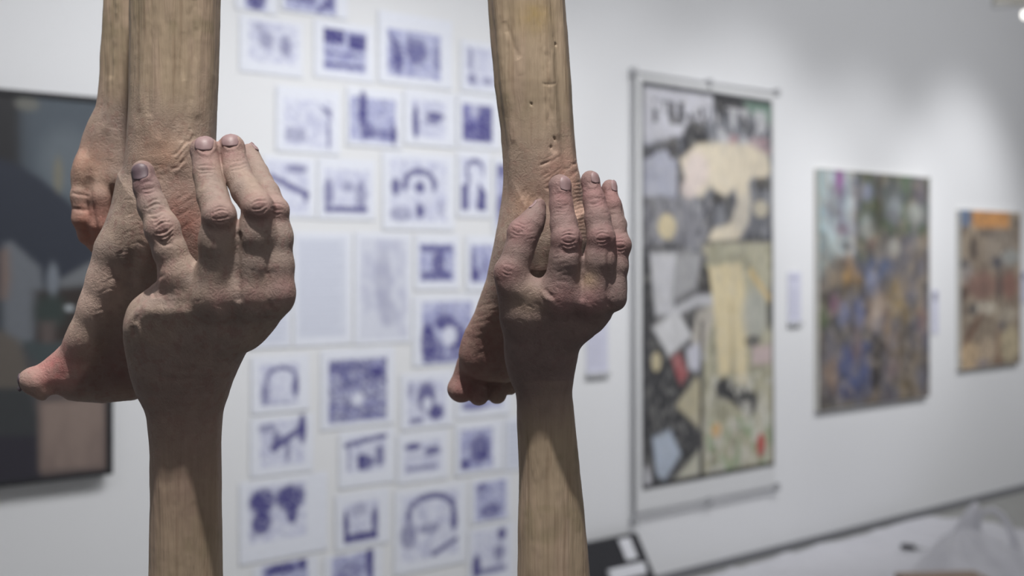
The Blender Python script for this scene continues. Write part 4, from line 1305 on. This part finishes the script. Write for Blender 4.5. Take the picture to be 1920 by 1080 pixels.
# ------------------------------------------------------------------ LEFT: forearm with gripping hand
def hand_left():
    S = Sculpt(1.20)
    # forearm up to the wrist
    S.loft([(630, 270, 440, -38, 14), (670, 257, 436, -30, 22), (700, 260, 430, -24, 25), (720, 263, 424, -21, 25), (750, 271, 419, -17, 25), (800, 279, 415, -13, 26), (850, 283, 413, -10, 28),
            (950, 284, 414, -7, 30), (1080, 282, 416, -4, 32), (1170, 280, 418, -2, 33), (1420, 272, 426, 0, 36)], 20, 2.3,
           facets=[(-120, .03, 14, 60, -400), (-60, -.03, 12, 60, -400)])
    # back of the hand
    S.loft([(540, 335, 505, -56, 6), (560, 290, 535, -62, 10), (580, 260, 534, -61, 15), (605, 246, 514, -53, 19), (635, 245, 484, -43, 22), (665, 249, 452, -33, 23), (700, 258, 428, -25, 21), (735, 272, 408, -20, 16)], 24, 2.3)
    # thenar side
    S.cap((282, 590, -38, 36), (272, 630, -34, 30), 14)
    S.cap((335, 540, -54, 38), (284, 600, -40, 40), 14)
    # thumb
    th = [(267, 324, -50, 19), (274, 350, -52, 22), (286, 388, -56, 25), (304, 430, -62, 30), (318, 470, -64, 29), (334, 512, -62, 32), (346, 545, -58, 36)]
    S.chain(th, 6)
    S.ball(268, 322, -50, 20, 19, 20, 4)
    S.ball(304, 432, -68, 24, 18, 22, 7)
    # web between thumb and index
    S.cap((340, 520, -58, 22), (410, 545, -60, 26), 16)
    # index
    S.chain([(384, 284, -52, 25), (389, 325, -60, 27), (398, 368, -71, 29), (411, 405, -84, 32), (411, 455, -78, 34), (411, 505, -71, 36), (406, 562, -62, 40), (380, 620, -42, 40)], 9)
    S.ball(384, 281, -52, 26, 24, 24, 4)
    S.ball(412, 405, -92, 27, 20, 24, 4)
    # middle
    S.chain([(434, 280, -46, 23), (443, 322, -55, 26), (462, 358, -68, 28), (483, 388, -80, 30), (481, 440, -76, 33), (478, 495, -71, 35), (468, 558, -63, 38), (425, 625, -42, 38)], 8)
    S.ball(433, 276, -46, 24, 22, 24, 4)
    S.ball(484, 390, -89, 23, 18, 22, 4)
    # ring
    S.chain([(466, 290, -22, 20), (480, 325, -34, 23), (500, 362, -50, 24), (514, 396, -62, 26), (517, 445, -64, 29), (516, 500, -64, 32), (508, 556, -58, 36), (462, 620, -44, 34)], 8)
    S.ball(518, 394, -66, 22, 20, 20, 6)
    # little finger, mostly behind
    S.chain([(474, 350, -4, 17), (492, 390, -18, 20), (512, 430, -32, 22), (524, 480, -44, 23), (527, 540, -48, 25)], 4)
    # knuckles
    S.ball(406, 556, -74, 27, 20, 24, 16); S.ball(472, 552, -74, 26, 20, 24, 16); S.ball(524, 548, -68, 25, 24, 26, 12)
    # palm body towards the foot
    S.ball(400, 590, -44, 110, 40, 60, 14)
    # tendons and valleys
    S.stroke([(447, 560), (446, 500), (447, 440)], -1.6, 4.5, taper=False)
    S.stroke([(502, 570), (502, 510), (502, 440)], -1.4, 4, taper=False)
    for a, b in (((412, 575), (366, 690)), ((474, 575), (400, 690)), ((522, 572), (428, 680))):
        S.stroke([a, ((a[0] + b[0]) / 2 + 4, (a[1] + b[1]) / 2), b], 1.2, 8)
    for a, b in (((444, 590), (384, 690)), ((500, 590), (418, 680))):
        S.stroke([a, ((a[0] + b[0]) / 2 + 4, (a[1] + b[1]) / 2), b], -.8, 7)
    S.stroke([(335, 545), (316, 585), (300, 640)], .9, 10)
    S.stroke([(345, 575), (340, 640)], -.9, 14)
    # joint creases
    dip_knuckle(S, 413, 403, 40, 4, 7, -.8, -6, 4)
    dip_knuckle(S, 486, 384, 38, 4, 7, -.7, -14, 4)
    dip_knuckle(S, 520, 392, 28, 3, 7, -.6, 10, 3)
    dip_knuckle(S, 386, 318, 40, 3, 6, -.55, 0, 2)
    dip_knuckle(S, 446, 310, 38, 3, 7, -.55, -14, 2)
    dip_knuckle(S, 278, 352, 30, 3, 8, -.6, -12, 3)
    dip_knuckle(S, 290, 392, 38, 4, 8, -.9, -14, 4)
    dip_knuckle(S, 308, 430, 44, 5, 8, -1.1, -22, 5)
    S.stroke([(296, 408), (310, 418), (318, 434), (312, 446), (300, 440)], 1.2, 3.5)
    S.stroke([(288, 440), (306, 458), (326, 456)], -1.0, 3)
    S.stroke([(264, 572), (262, 590), (250, 606)], -.8, 4)
    S.stroke([(256, 604), (260, 620), (264, 636)], 1.0, 3); S.stroke([(248, 612), (252, 632)], -1.0, 3)
    S.stroke([(292, 530), (286, 545), (290, 560)], -.9, 3)
    S.stroke([(300, 522), (300, 548)], .8, 4)
    S.stroke([(276, 700), (330, 712), (380, 706)], -.5, 4); S.stroke([(300, 686), (350, 696), (392, 688)], -.4, 4)
    r = random.Random(11)
    for i in range(40):
        x = r.uniform(270, 520); y = r.uniform(470, 680)
        S.stroke([(x, y), (x + r.uniform(6, 16), y + r.uniform(-6, 6))], -.2, 1.6)
    # nail beds
    for (x, y, rr, sx) in ((386, 272, 16, 1), (434, 266, 15, 1), (267, 322, 14, 1)):
        pts = [(x + rr * math.cos(t), y + 2 + rr * .95 * math.sin(t)) for t in np.linspace(-.5, math.pi + .5, 12)]
        S.stroke(pts, .7, 2.6, taper=False)
    for x, y, rd in ((384, 285, 34), (434, 282, 34), (268, 345, 30), (411, 405, 30), (484, 390, 30), (412, 560, 24), (475, 554, 22), (520, 392, 24), (530, 540, 34), (305, 430, 30)):
        S.tint(x, y, rd, (148, 112, 111), .55)
    S.tint(268, 330, 40, (110, 84, 92), .5)
    S.tint(300, 520, 30, (196, 160, 150), .5)
    for y in (720, 800, 880, 960):
        S.tint(350, y, 90, (128, 104, 98), .3)
    o = S.build('forearm_carving', 0.8, colour(730, 960, wood_above=False, mauve=.12))
    set_props(o, 'carved wooden forearm at the left whose upright hand grips the left foot by the heel', 'sculpture', 'painted wooden limbs of the hanging sculpture')
    S.nail(386, 273, -52, 34, 34, (.04, .2, 1), (.05, -1, .3), M_nail)
    S.nail(434, 268, -46, 32, 30, (-.06, .25, 1), (.04, -1, .45), M_nail)
    S.nail(267, 324, -50, 32, 32, (-.15, .05, 1), (-.05, -1, .2), M_nail_dark)
    S.nail(475, 276, -22, 14, 22, (-.3, .25, 1), (.8, -.6, .4), M_nail)
    return o


# ------------------------------------------------------------------ RIGHT: leg with foot
def leg_right():
    S = Sculpt(1.30)
    S.loft([(-420, 880, 1046, 4, 42), (-90, 909, 1055, 4, 38), (0, 914, 1059, 3, 37), (80, 920, 1065, 2, 36), (157, 927, 1071, 0, 35), (252, 939, 1077, 0, 34), (300, 943, 1081, 0, 34),
            (340, 943, 1089, 2, 35), (400, 940, 1098, 6, 36), (450, 934, 1101, 8, 36), (510, 930, 1096, 8, 32)], 10, 2.4,
           facets=[(-138, .035, 10, 400, 60), (-52, -.05, 8, 400, 70), (-36, .035, 10, 400, 60), (-90, .025, 18, 400, 60), (-155, -.05, 14, 400, 40)])
    foot = [(965, 350), (945, 400), (930, 458), (911, 525), (888, 588), (872, 622), (862, 668), (862, 700), (882, 717), (915, 725), (950, 725), (986, 714), (1022, 655), (1050, 600), (1085, 540), (1100, 480), (1096, 400)]
    zb = S.P(0, 700)[2]; zt = S.P(0, 450)[2]
    def tf(p):
        t = np.clip((p[:, 2] - zb) / (zt - zb), 0, 1)
        return .66 + .42 * t
    def df(p):
        t = np.clip((p[:, 2] - zb) / (zt - zb), 0, 1)
        return (1 - t) ** 1.5 * 48
    S.slab(foot, 2, 32, 28, 12, tf, df)
    S.ball(905, 668, 31, 36, 26, 40, 16, rot=0)
    S.ball(950, 674, 34, 34, 24, 36, 14)
    # toes
    S.cap((880, 690, 50, 25), (866, 728, 52, 24), 8)
    S.ball(866, 730, 52, 25, 27, 22, 5)
    for (x0, y0, x, y, d, r) in ((905, 700, 898, 742, 48, 17), (935, 700, 932, 740, 52, 16), (962, 695, 956, 726, 56, 13), (985, 690, 978, 714, 60, 12)):
        S.cap((x0, y0, d, r), (x, y, d, r), 3)
        S.ball(x, y, d, r + 1, r + 3, r, 3)
    S.stroke([(874, 702), (892, 714), (920, 722), (950, 722)], -1.6, 3)
    S.stroke([(892, 716), (890, 735), (884, 748)], -1.0, 3)
    # shank grooves
    S.stroke([(1007, -40), (1016, 60), (1024, 150), (1034, 240), (1040, 280)], -1.2, 4, taper=False)
    S.stroke([(1020, -40), (1030, 70), (1036, 160), (1044, 250)], .9, 6, taper=False)
    S.stroke([(945, 40), (962, 85), (972, 110)], -1.0, 4); S.stroke([(950, 60), (966, 100), (978, 140)], .6, 5)
    S.stroke([(941, -40), (944, 80), (952, 170), (962, 260)], .8, 5, taper=False)
    S.stroke([(1018, 156), (1042, 156)], -.5, 1.6)
    for (x, y) in ((1041, 84), (1040, 260), (996, 196), (1035, 276)):
        S.stroke([(x - 2, y), (x + 2, y - 1)], -1.4, 2.2)
    r = random.Random(8)
    for i in range(22):
        x = r.uniform(1020, 1085); y = r.uniform(290, 350)
        S.stroke([(x - 12, y + 7), (x + 8, y - 6)], -.4, 1.6)
    for i in range(14):
        x = r.uniform(975, 1010); y = r.uniform(350, 400); S.stroke([(x - 3, y + 10), (x + 6, y - 10)], -.35, 1.6)
    for i in range(16):
        y = 345 + i * 7; S.stroke([(1074, y), (1098, y - 5)], -.5, 1.7)
    for i in range(20):
        y = 570 + i * 5; x = 925 + r.uniform(-30, 20); S.stroke([(x - 16, y + 4), (x + 14, y - 2)], -.2, 1.6)
    S.tint(1060, 330, 50, (190, 146, 132), .6); S.tint(1085, 400, 40, (204, 168, 152), .8); S.tint(900, 650, 80, (150, 112, 108), .7); S.tint(870, 730, 40, (158, 112, 110), .7)
    S.tint(985, 380, 40, (172, 138, 118), .6)
    S.tint(1000, 30, 30, (170, 146, 96), .6)
    o = S.build('leg_carving', 0.9, colour(160, 400))
    set_props(o, 'carved wooden lower leg in the middle with the sole of its foot showing', 'sculpture', 'painted wooden limbs of the hanging sculpture')
    return o


# ------------------------------------------------------------------ RIGHT: forearm with gripping hand
def hand_right():
    S = Sculpt(1.27)
    S.loft([(625, 965, 1080, -32, 13), (655, 957, 1076, -26, 20), (675, 957, 1073, -20, 22), (700, 960, 1070, -15, 22), (730, 966, 1072, -10, 23), (809, 970, 1080, -4, 25), (889, 973, 1088, 0, 27),
            (988, 971, 1098, 2, 30), (1080, 970, 1106, 4, 32), (1170, 969, 1112, 6, 33), (1420, 965, 1128, 8, 36)], 12, 2.3,
           facets=[(-120, .03, 14, 60, -400), (-55, -.03, 12, 60, -400)])
    S.loft([(548, 1015, 1140, -42, 5), (576, 958, 1156, -46, 11), (597, 943, 1140, -44, 16), (615, 945, 1120, -38, 20), (650, 951, 1084, -28, 21), (680, 957, 1071, -20, 20), (712, 970, 1062, -14, 14)], 18, 2.3)
    S.cap((958, 535, -52, 25), (972, 600, -44, 26), 12)
    # thumb
    S.chain([(1011, 388, -38, 11), (1004, 404, -42, 17), (994, 422, -46, 23), (981, 445, -50, 26), (972, 475, -52, 26), (962, 505, -54, 27), (958, 530, -54, 26)], 6)
    S.ball(972, 432, -50, 18, 18, 18, 7, rot=20)
    S.ball(950, 510, -56, 21, 22, 19, 8)
    S.ball(1012, 384, -38, 9, 12, 12, 4)
    # web
    S.cap((968, 538, -54, 20), (1035, 548, -56, 24), 10)
    S.cap((975, 566, -45, 30), (1040, 578, -47, 32), 14)
    # index
    S.chain([(1050, 350, -50, 20), (1052, 385, -55, 22), (1057, 420, -60, 25), (1062, 450, -66, 28), (1060, 490, -65, 27), (1056, 525, -60, 30), (1048, 562, -53, 33), (1020, 620, -36, 34)], 8)
    S.ball(1050, 347, -50, 20, 19, 19, 3)
    S.ball(1064, 450, -70, 22, 18, 20, 6)
    # middle
    S.chain([(1107, 340, -44, 16), (1114, 375, -50, 20), (1121, 410, -57, 24), (1127, 446, -63, 26), (1124, 490, -62, 27), (1118, 525, -57, 29), (1106, 564, -50, 32), (1055, 625, -33, 32)], 8)
    S.ball(1107, 338, -44, 17, 17, 18, 3)
    S.ball(1129, 446, -68, 20, 17, 19, 6)
    # ring
    S.chain([(1143, 354, -26, 13), (1148, 385, -34, 16), (1154, 425, -42, 18), (1160, 460, -50, 20), (1156, 500, -52, 21), (1150, 530, -52, 23), (1146, 556, -52, 25)], 4)
    S.ball(1143, 352, -26, 13, 14, 15, 3)
    S.ball(1164, 460, -52, 17, 16, 17, 5)
    # little
    S.chain([(1155, 386, 0, 12), (1160, 420, -12, 14), (1164, 455, -26, 16), (1158, 510, -36, 17), (1150, 555, -40, 20)], 4)
    S.ball(1052, 558, -64, 26, 18, 22, 14); S.ball(1112, 560, -62, 25, 18, 22, 14); S.ball(1152, 556, -55, 18, 20, 22, 10)
    S.ball(1050, 590, -38, 90, 34, 48, 12)
    S.stroke([(1092, 560), (1090, 500), (1092, 440)], -1.6, 4, taper=False)
    S.stroke([(1142, 570), (1141, 510), (1142, 450)], -1.2, 3.2, taper=False)
    for a, b in (((1055, 575), (1014, 670)), ((1112, 575), (1040, 670)), ((1150, 575), (1062, 660))):
        S.stroke([a, ((a[0] + b[0]) / 2 + 3, (a[1] + b[1]) / 2), b], 1.0, 7)
    S.stroke([(1084, 590), (1030, 670)], -.7, 6)
    S.stroke([(960, 545), (985, 560), (1015, 560)], .6, 8)
    dip_knuckle(S, 1066, 448, 36, 4, 7, -.9, -6, 5)
    dip_knuckle(S, 1130, 444, 32, 4, 6, -.7, -10, 4)
    dip_knuckle(S, 1164, 458, 22, 4, 6, -.7, -4, 3)
    dip_knuckle(S, 1052, 388, 34, 4, 5, -.4, 0, 2)
    dip_knuckle(S, 1116, 380, 30, 3, 6, -.4, -8, 2)
    dip_knuckle(S, 972, 430, 28, 4, 6, -.6, 20, 3)
    dip_knuckle(S, 950, 505, 26, 3, 7, -.5, 20, 3)
    S.stroke([(1048, 462), (1062, 476), (1082, 470)], -.9, 3)
    S.stroke([(1022, 540), (1030, 552), (1040, 560)], -1.2, 3); S.stroke([(1014, 542), (1022, 556), (1034, 566)], .9, 3.5)
    r = random.Random(12)
    for i in range(50):
        x = r.uniform(960, 1160); y = r.uniform(500, 660)
        S.stroke([(x, y), (x + r.uniform(6, 14), y + r.uniform(-6, 6))], -.22, 1.6)
    for (x0, y0, x1, y1) in ((1040, 360, 1066, 440), (1100, 350, 1140, 430), (1146, 380, 1172, 450), (956, 400, 1000, 470), (1045, 470, 1075, 530)):
        for i in range(12):
            x = r.uniform(x0, x1); y = r.uniform(y0, y1)
            S.stroke([(x - 8, y + 2), (x + 8, y - 2)], -.25, 1.5)
    for (x, y, rr) in ((1055, 345, 11), (1110, 337, 9), (1146, 352, 8)):
        pts = [(x + rr * math.cos(t), y + 4 + rr * 1.1 * math.sin(t)) for t in np.linspace(-.4, math.pi + .4, 12)]
        S.stroke(pts, .5, 2.2, taper=False)
    for x, y, rd in ((1052, 370, 36), (1110, 360, 34), (1146, 370, 28), (1064, 450, 28), (1129, 446, 28), (950, 512, 26), (975, 430, 30), (1052, 556, 30), (1112, 560, 30), (1164, 460, 24)):
        S.tint(x, y, rd, (148, 110, 110), .65)
    S.tint(990, 565, 34, (180, 158, 140), .6); S.tint(1105, 525, 16, (186, 160, 134), .6)
    o = S.build('forearm_carving', 0.8, colour(700, 860, wood_above=False, mauve=.7))
    set_props(o, 'carved wooden forearm in the middle whose upright hand holds the right foot', 'sculpture', 'painted wooden limbs of the hanging sculpture')
    S.nail(1056, 347, -50, 24, 30, (.02, .15, 1), (.25, -1, .2), M_nail)
    S.nail(1111, 336, -44, 18, 24, (.02, .2, 1), (.3, -1, .3), M_nail)
    S.nail(1147, 350, -26, 15, 24, (.1, .2, 1), (.45, -1, .3), M_nail)
    S.nail(1005, 386, -40, 8, 20, (.4, .1, 1), (-.7, -1, .3), M_nail)
    return o


# ------------------------------------------------------------------ BACK: hanging arm behind the left leg
def arm_back():
    S = Sculpt(1.36)
    S.loft([(-420, 205, 350, 0, 33), (-90, 198, 330, 0, 30), (0, 196, 326, 0, 29), (100, 190, 318, 0, 27), (170, 186, 304, 0, 25), (200, 181, 298, 0, 24), (230, 166, 292, 0, 23),
            (270, 152, 288, 0, 22), (310, 143, 284, -2, 21), (340, 140, 278, -4, 20), (360, 146, 270, -4, 17)], 8, 2.2,
           facets=[(-132, -.05, 12, 400, 60)])
    S.ball(158, 322, -10, 20, 24, 34, 8)
    # curled fingers
    S.chain([(154, 330, -8, 19), (150, 368, -14, 17), (154, 410, -14, 18), (166, 440, -6, 18), (180, 462, 8, 14)], 4)
    S.chain([(192, 320, -10, 24), (188, 370, -16, 23), (190, 420, -14, 22), (194, 452, -6, 20), (200, 468, 6, 14)], 4)
    S.chain([(232, 320, -4, 22), (236, 365, -8, 20), (236, 410, -4, 20), (232, 440, 6, 17)], 4)
    S.chain([(266, 320, 2, 20), (268, 360, 0, 18), (266, 400, 6, 16)], 4)
    S.chain([(262, 270, -12, 20), (268, 320, -18, 18), (262, 366, -20, 16)], 5)
    for y in (364, 393, 430):
        S.stroke([(132, y - 2), (148, y), (166, y + 3)], -1.3, 2.4)
    S.stroke([(168, 330), (170, 380), (176, 420), (186, 460)], -1.8, 4)
    S.stroke([(210, 345), (212, 380), (214, 420)], -1.8, 4)
    S.stroke([(228, 0), (224, 100), (208, 190), (200, 240)], .9, 7, taper=False)
    S.stroke([(215, -40), (212, 60), (206, 140)], -.6, 5, taper=False)
    S.stroke([(190, 230), (180, 280), (170, 320)], .9, 8); S.stroke([(215, 240), (205, 300)], .8, 7)
    S.stroke([(160, 300), (158, 330), (166, 350)], -.8, 5)
    S.tint(170, 430, 60, (178, 122, 104), .7); S.tint(160, 300, 50, (176, 132, 112), .5); S.tint(195, 410, 40, (160, 116, 108), .6)
    o = S.build('arm_carving', 1.0, colour(120, 230))
    set_props(o, 'carved wooden arm hanging behind the left leg, its hand with curled fingers pointing down', 'sculpture', 'painted wooden limbs of the hanging sculpture')
    return o


leg_left()
hand_left()
leg_right()
hand_right()
arm_back()


# ------------------------------------------------------------------ plastic bag on the sheeting
def plastic_bag():
    m, nt, b = new_mat('thin_white_plastic')
    b.inputs['Base Color'].default_value = srgb(240, 240, 244)
    b.inputs['Roughness'].default_value = 0.35
    tr = nt.nodes.new('ShaderNodeBsdfTranslucent'); tr.inputs[0].default_value = srgb(225, 225, 232)
    tp = nt.nodes.new('ShaderNodeBsdfTransparent'); tp.inputs[0].default_value = (.95, .95, .97, 1)
    m1 = nt.nodes.new('ShaderNodeMixShader'); m1.inputs[0].default_value = 0.35
    m2 = nt.nodes.new('ShaderNodeMixShader'); m2.inputs[0].default_value = 0.12
    nt.links.new(b.outputs[0], m1.inputs[1]); nt.links.new(tr.outputs[0], m1.inputs[2])
    nt.links.new(m1.outputs[0], m2.inputs[1]); nt.links.new(tp.outputs[0], m2.inputs[2])
    nt.links.new(m2.outputs[0], nt.nodes['Material Output'].inputs[0])
    n = nt.nodes.new('ShaderNodeTexNoise'); n.inputs['Scale'].default_value = 14; n.inputs['Detail'].default_value = 4; n.inputs['Distortion'].default_value = 1.5
    tc = nt.nodes.new('ShaderNodeTexCoord'); nt.links.new(tc.outputs['Object'], n.inputs['Vector'])
    bp = nt.nodes.new('ShaderNodeBump'); bp.inputs['Strength'].default_value = .8; bp.inputs['Distance'].default_value = .02
    nt.links.new(n.outputs['Fac'], bp.inputs['Height']); nt.links.new(bp.outputs[0], b.inputs['Normal'])
    Zb = 7.35
    base = PW(1835, 1092, Zb); base.z = 0.012
    root = empty('plastic_bag', base)
    set_props(root, 'thin white plastic carrier bag slumped on the floor sheeting, loop handle up', 'bag')
    # body: slumped mound with a peak on the left, profile radius by height
    k = Zb / F
    nu, nv = 72, 30
    V, Fc = [], []
    top = 0.27
    for j in range(nv + 1):
        t = j / nv
        z = top * t
        rx = 0.30 * (1 - t) ** .75 + 0.045 * (1 - t ** 3) + .004
        ry = 0.22 * (1 - t) ** .8 + 0.03 * (1 - t ** 3) + .004
        cx = -0.05 * t + .02 * math.sin(t * 4)
        for i in range(nu):
            a = 2 * math.pi * i / nu
            fold = 1 + (.10 * math.sin(5 * a + 2 * t) + .06 * math.sin(11 * a + 5 * t)) * (.4 + .6 * t)
            V.append((cx + rx * fold * math.cos(a), ry * fold * math.sin(a), z + .012 * math.sin(3 * a + 6 * t) * (1 - t)))
    for j in range(nv):
        for i in range(nu):
            i2 = (i + 1) % nu
            Fc.append((j * nu + i, j * nu + i2, (j + 1) * nu + i2, (j + 1) * nu + i))
    Fc.append(tuple(nv * nu + i for i in range(nu)))
    mesh_obj('bag_body', V, Fc, m, root, True)
    # peak / first handle: folded strap rising to the left
    def strap(name, pts, wd):
        V, Fc = [], []
        P3 = [Vector(p) for p in pts]
        for i, p in enumerate(P3):
            a = P3[max(i - 1, 0)]; c = P3[min(i + 1, len(P3) - 1)]
            d = (c - a).normalized(); s = d.cross(Vector((0, 1, 0))).normalized()
            ww = wd[i]
            for (u, v) in ((-1, -.3), (-.4, -.9), (.4, -.6), (1, -.2), (.8, .4), (.1, .1), (-.6, .5)):
                V.append(p + s * (u * ww) + Vector((0, 1, 0)) * (v * ww * .45))
        for i in range(len(P3) - 1):
            for q in range(7):
                q2 = (q + 1) % 7
                Fc.append((i * 7 + q, i * 7 + q2, i * 7 + 7 + q2, i * 7 + 7 + q))
        Fc.append(tuple(range(7))); Fc.append(tuple((len(P3) - 1) * 7 + q for q in range(7)))
        return mesh_obj(name, V, Fc, m, root, True)
    root.scale = (1.1, 1.1, 1.15)
    pk = [(-0.075, 0, .14), (-0.07, 0, .22), (-0.045, 0, .29), (-0.022, 0, .345), (-0.008, 0, .375)]
    strap('handle', pk, [.085, .065, .046, .030, .012])
    lp = [(0.0, 0, .17), (-.005, .01, .235), (.005, .02, .30), (.035, .02, .335), (.075, .02, .34), (.115, .02, .315), (.145, .015, .27), (.165, .01, .22), (.172, 0, .16), (.17, 0, .10)]
    strap('handle', lp, [.026, .020, .014, .013, .014, .015, .016, .018, .024, .03])


plastic_bag()


def floor_tool():
    a = floor_point(1690, 1030, 0.03); b = floor_point(1738, 1036, 0.03)
    root = empty('marker_pen', a)
    set_props(root, 'dark pen lying on the white floor sheeting left of the plastic bag', 'pen')
    d = b - a
    tube('barrel', [Vector((0, 0, .018)), d * .12 + Vector((0, 0, .02)), d * .55 + Vector((0, 0, .02))], [.012, .017, .015], M_black, root, 12)
    tube('cap', [d * .55 + Vector((0, 0, .02)), d * .9 + Vector((0, 0, .018)), d + Vector((0, 0, .016))], [.010, .009, .003], M_metal, root, 12)


floor_tool()


def box_under_bag():
    """low open carton in front of the bag"""
    Z = 6.72
    W, Dp, H, th = 0.40, 0.24, 0.18, 0.006
    p = PW(1772, 1200, Z)
    root = empty('cardboard_box', Vector((p.x, Z, 0.014)), 0.12)
    set_props(root, 'low tan cardboard box on the floor sheeting in front of the plastic bag', 'box')
    V, Fc = [], []
    for q in ((-W / 2, W / 2, -Dp / 2, -Dp / 2 + th, 0, H), (-W / 2, W / 2, Dp / 2 - th, Dp / 2, 0, H), (-W / 2, -W / 2 + th, -Dp / 2, Dp / 2, 0, H), (W / 2 - th, W / 2, -Dp / 2, Dp / 2, 0, H), (-W / 2, W / 2, -Dp / 2, Dp / 2, 0, th)):
        box_vf(*q, V, Fc)
    mesh_obj('carton', V, Fc, M_tan, root)
    for sy in (-1, 1):
        y0, y1 = (0.004, Dp / 2) if sy > 0 else (-Dp / 2, -0.004)
        box('flap', -W / 2 + .004, W / 2 - .004, y0, y1, H, H + .005, M_tan, root)


box_under_bag()


# ------------------------------------------------------------------ ceiling lamp at the top right
def track_lamp():
    Z = 7.6
    a = PW(1922, 27, Z)
    root = empty('track_lamp', Vector((a.x, a.y, a.z)))
    set_props(root, 'small track lamp with a bright lens hanging at the top right corner', 'lamp')
    mE = bpy.data.materials.new('lamp_lens'); mE.use_nodes = True
    b = mE.node_tree.nodes['Principled BSDF']
    b.inputs['Emission Color'].default_value = (1, .97, .9, 1); b.inputs['Emission Strength'].default_value = 2.0
    tube('lamp_head', [(.03, 0, 0), (.02, 0, 0), (.16, .02, .03)], [.03, .045, .05], M_lampw, root, 20)
    tube('lens', [(-.012, 0, -.004), (.018, 0, 0)], [.022, .026], mE, root, 20)
    tube('bracket', [(.06, .0, .03), (.0, 0, .055), (-.18, -.02, .035)], [.012, .012, .010], M_metal, root, 8)
    box('track', -.17, .6, -.02, .02, .048, .085, M_lampw, root)
    tube('stem', [(.3, 0, .08), (.3, 0, CEIL - a.z)], .008, M_lampw, root, 8)


track_lamp()
